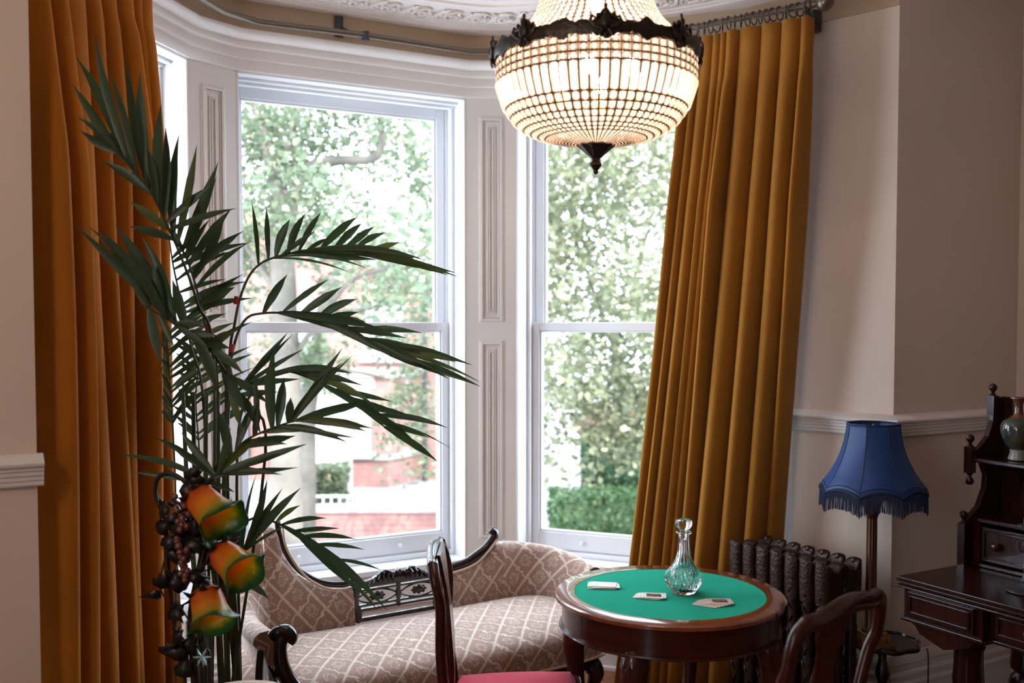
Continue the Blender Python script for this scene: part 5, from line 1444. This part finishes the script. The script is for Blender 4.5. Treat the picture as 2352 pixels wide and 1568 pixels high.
# ---------------------------------------------------------------- flower lamp
fl = empty('floor_lamp', (-.95, 2.92, 0), label='dark bronze vine lamp with three orange and green glass flower shades and grapes', cat='lamp')
Fi = inv(fl); rl = random.Random(5)
def F(px, py, Y=2.92): return Fi @ at(px, py, Y)
def bell(neck, mouth, R, ph, vert=0):
    neck = Fi @ neck; mouth = Fi @ mouth
    ax = (mouth - neck); L = ax.length
    q = ax.to_track_quat('Z', 'Y').to_matrix().to_4x4(); M = Matrix.Translation(neck) @ q
    prof = [(.30, 0), (.50, .03), (.62, .10), (.69, .22), (.72, .38), (.75, .54), (.80, .68), (.88, .80), (1.0, .90), (1.12, .97), (1.16, 1.0)]
    def fn(a, j, r, z):
        e_ = max(0, z - .55) / .45
        return (r * R * (1 + .05 * e_ * cos(6 * a + ph)), z * L * (1 + .09 * e_ ** 2 * cos(3 * a + ph)))
    sh = MB().lathe([(p.x, p.z) for p in spline([(r, 0, z) for r, z in prof], 3)], 60, M, fn=fn, caps=False).build('flower_shade', M_shade, fl, smooth=180, solid=.0025)
    cap = MB()
    cap.lathe([(.012, -.03), (.02, -.02), (.026, -.004), (.024, .008)], 14, M)
    for k in range(7):
        a = k * 2 * pi / 7 + ph; r0 = .022
        c = [Vector((r0 * cos(a), r0 * sin(a), -.006)), Vector(((r0 + .016) * cos(a), (r0 + .016) * sin(a), .012)), Vector(((r0 + .030) * cos(a), (r0 + .030) * sin(a), .020)), Vector(((r0 + .048 + rl.uniform(0, .01)) * cos(a), (r0 + .048) * sin(a), .010 + rl.uniform(-.01, .015)))]
        t = Vector((-sin(a), cos(a), 0)); vs = []
        for p, w in zip(c, (.010, .016, .012, .001)): vs += [M @ (p - t * w), M @ (p + Vector((0, 0, .003))), M @ (p + t * w)]
        cap.add(vs, [(i * 3 + j, i * 3 + j + 1, i * 3 + 4 + j, i * 3 + 3 + j) for i in range(3) for j in (0, 1)])
    cap.build('leaf_collar', M_leafd, fl, smooth=180, solid=.0015)
bell(at(448, 1132, 2.93), at(516, 1203, 2.86), .066, .4)
bell(at(500, 1262, 2.93), at(566, 1320, 2.87), .064, 1.7)
bell(at(470, 1352, 2.93), at(491, 1437, 2.875), .066, 2.9)
def vine(pts, r, name='vine_stem'):
    P_ = spline([F(*p) for p in pts], 6); n = len(P_)
    return MB().tube(P_, r if isinstance(r, (list, tuple)) else [r] * n, 8).build(name, M_bronze, fl, smooth=60)
vine([(455, 2300, 2.95), (452, 1800, 2.95), (448, 1568, 2.95), (440, 1420, 2.95), (462, 1300, 2.95), (468, 1240, 2.95), (430, 1180, 2.95), (392, 1150, 2.95)], .013)
vine([(440, 2300, 2.97), (425, 1568, 2.97), (400, 1440, 2.97), (388, 1300, 2.96), (380, 1200, 2.95), (358, 1140, 2.95), (362, 1100, 2.94), (386, 1086, 2.93), (415, 1098, 2.93), (440, 1125, 2.93)], .0065)
vine([(462, 2300, 2.95), (470, 1568, 2.95), (462, 1470, 2.95), (470, 1400, 2.95), (472, 1345, 2.93)], .009)
vine([(465, 1290, 2.95), (480, 1258, 2.95), (498, 1262, 2.93)], .007)
vine([(410, 1500, 2.93), (398, 1420, 2.92), (405, 1380, 2.91), (425, 1410, 2.90), (440, 1436, 2.88)], .0025)
vine([(385, 1260, 2.94), (372, 1310, 2.93), (368, 1350, 2.92), (380, 1372, 2.92)], .003)
vine([(475, 2300, 2.93), (482, 1568, 2.93), (474, 1500, 2.93), (466, 1450, 2.94)], .004)
def leafd(px, py, Y, sz, a):
    c = F(px, py, Y); mb = MB(); R = Matrix.Rotation(a, 4, 'Y') @ Matrix.Rotation(rl.uniform(-.7, .7), 4, 'Z') @ Matrix.Rotation(rl.uniform(-.6, .6), 4, 'X')
    o = [(0, -.2), (.35, -.15), (.5, .15), (.28, .35), (.32, .62), (.12, .6), (0, 1.0), (-.12, .6), (-.32, .62), (-.28, .35), (-.5, .15), (-.35, -.15)]
    vs = [c + (R @ Vector((x * sz, abs(x) * sz * .35, z * sz))) for x, z in o] + [c + (R @ Vector((0, -.06 * sz, .2 * sz)))]
    n = len(o); mb.add(vs, [(i, (i + 1) % n, n) for i in range(n)]); return mb.build('vine_leaf', M_leafd, fl, smooth=180, solid=.002)
for px, py, sz, a in ((395, 1190, .05, 2.6), (372, 1180, .045, -.6), (365, 1212, .04, 1.2), (430, 1240, .06, 2.0), (450, 1255, .05, -.9), (415, 1225, .055, .5), (392, 1240, .05, 3.0), (428, 1335, .05, -1.0), (408, 1350, .05, 1.0), (372, 1345, .05, .3), (362, 1370, .04, -1.3), (395, 1325, .045, 2.2), (445, 1320, .04, 1.5), (400, 1470, .05, 1.0), (415, 1510, .05, -1.0), (385, 1500, .05, .4), (430, 1475, .045, 2.6), (445, 1225, .05, .2), (405, 1290, .045, -.5), (440, 1100, .045, .4), (462, 1110, .04, -1.0), (425, 1118, .04, 2.1), (410, 1260, .05, 1.9), (398, 1400, .045, 2.4), (420, 1545, .05, .2), (448, 1385, .045, .3)):
    leafd(px, py, 2.91, sz * 1.3, a)
def grapes(px, py, n, w, h, nm='grape_bunch'):
    mb = MB()
    for k in range(n):
        t = k / n; a = rl.uniform(0, 6.28); r = w * (1 - t * .6) * rl.uniform(.3, 1)
        c = F(px, py, 2.91) + Vector((r * cos(a), r * sin(a) * .6, -h * t)); mb.ball(c, rl.uniform(.0095, .012), 10, 8)
    return mb.build(nm, M_grape, fl, smooth=60)
grapes(418, 1125, 24, .042, .12); grapes(422, 1235, 20, .030, .13)
sf = MB(); c = F(464, 1508, 2.90)
for k in range(6):
    a = k * 1.047; sf.tube([c, c + Vector((.016 * cos(a), -.004, .016 * sin(a))), c + Vector((.028 * cos(a), .0, .030 * sin(a)))], [.004, .008, .001], 6, flat=.4)
sf.ball(c, .006, 8, 6); sf.tube([c, c + Vector((.004, 0, -.03))], [.004, .001], 6)
sf.build('glass_flower', M_water, fl, smooth=60)
MB().lathe([(.15, 0), (.155, .012), (.13, .025), (.05, .04), (.02, .07), (.016, .12)], 32).build('base', M_bronze, fl)
MB().tube([(.0, .0, .05), (.02, .02, .25), (.005, .03, .38)], [.016, .014, .013], 10).build('trunk', M_bronze, fl)

# unseen glowing globe added out of frame on the left, as warm fill light
pg = empty('added_fill_globe', (-1.55, .75, 2.35), label='plain white glowing globe added out of view to brighten the left wall', cat='lamp')
MB().lathe([(.02, .11), (.03, .12), (.02, .15), (.004, .16), (.004, .82)], 16).build('cord', M_brass, pg)
MB().ball((0, 0, 0), .12, 24, 16).build('globe', emis('fill_globe_glow', (1, .80, .62), 42), pg)
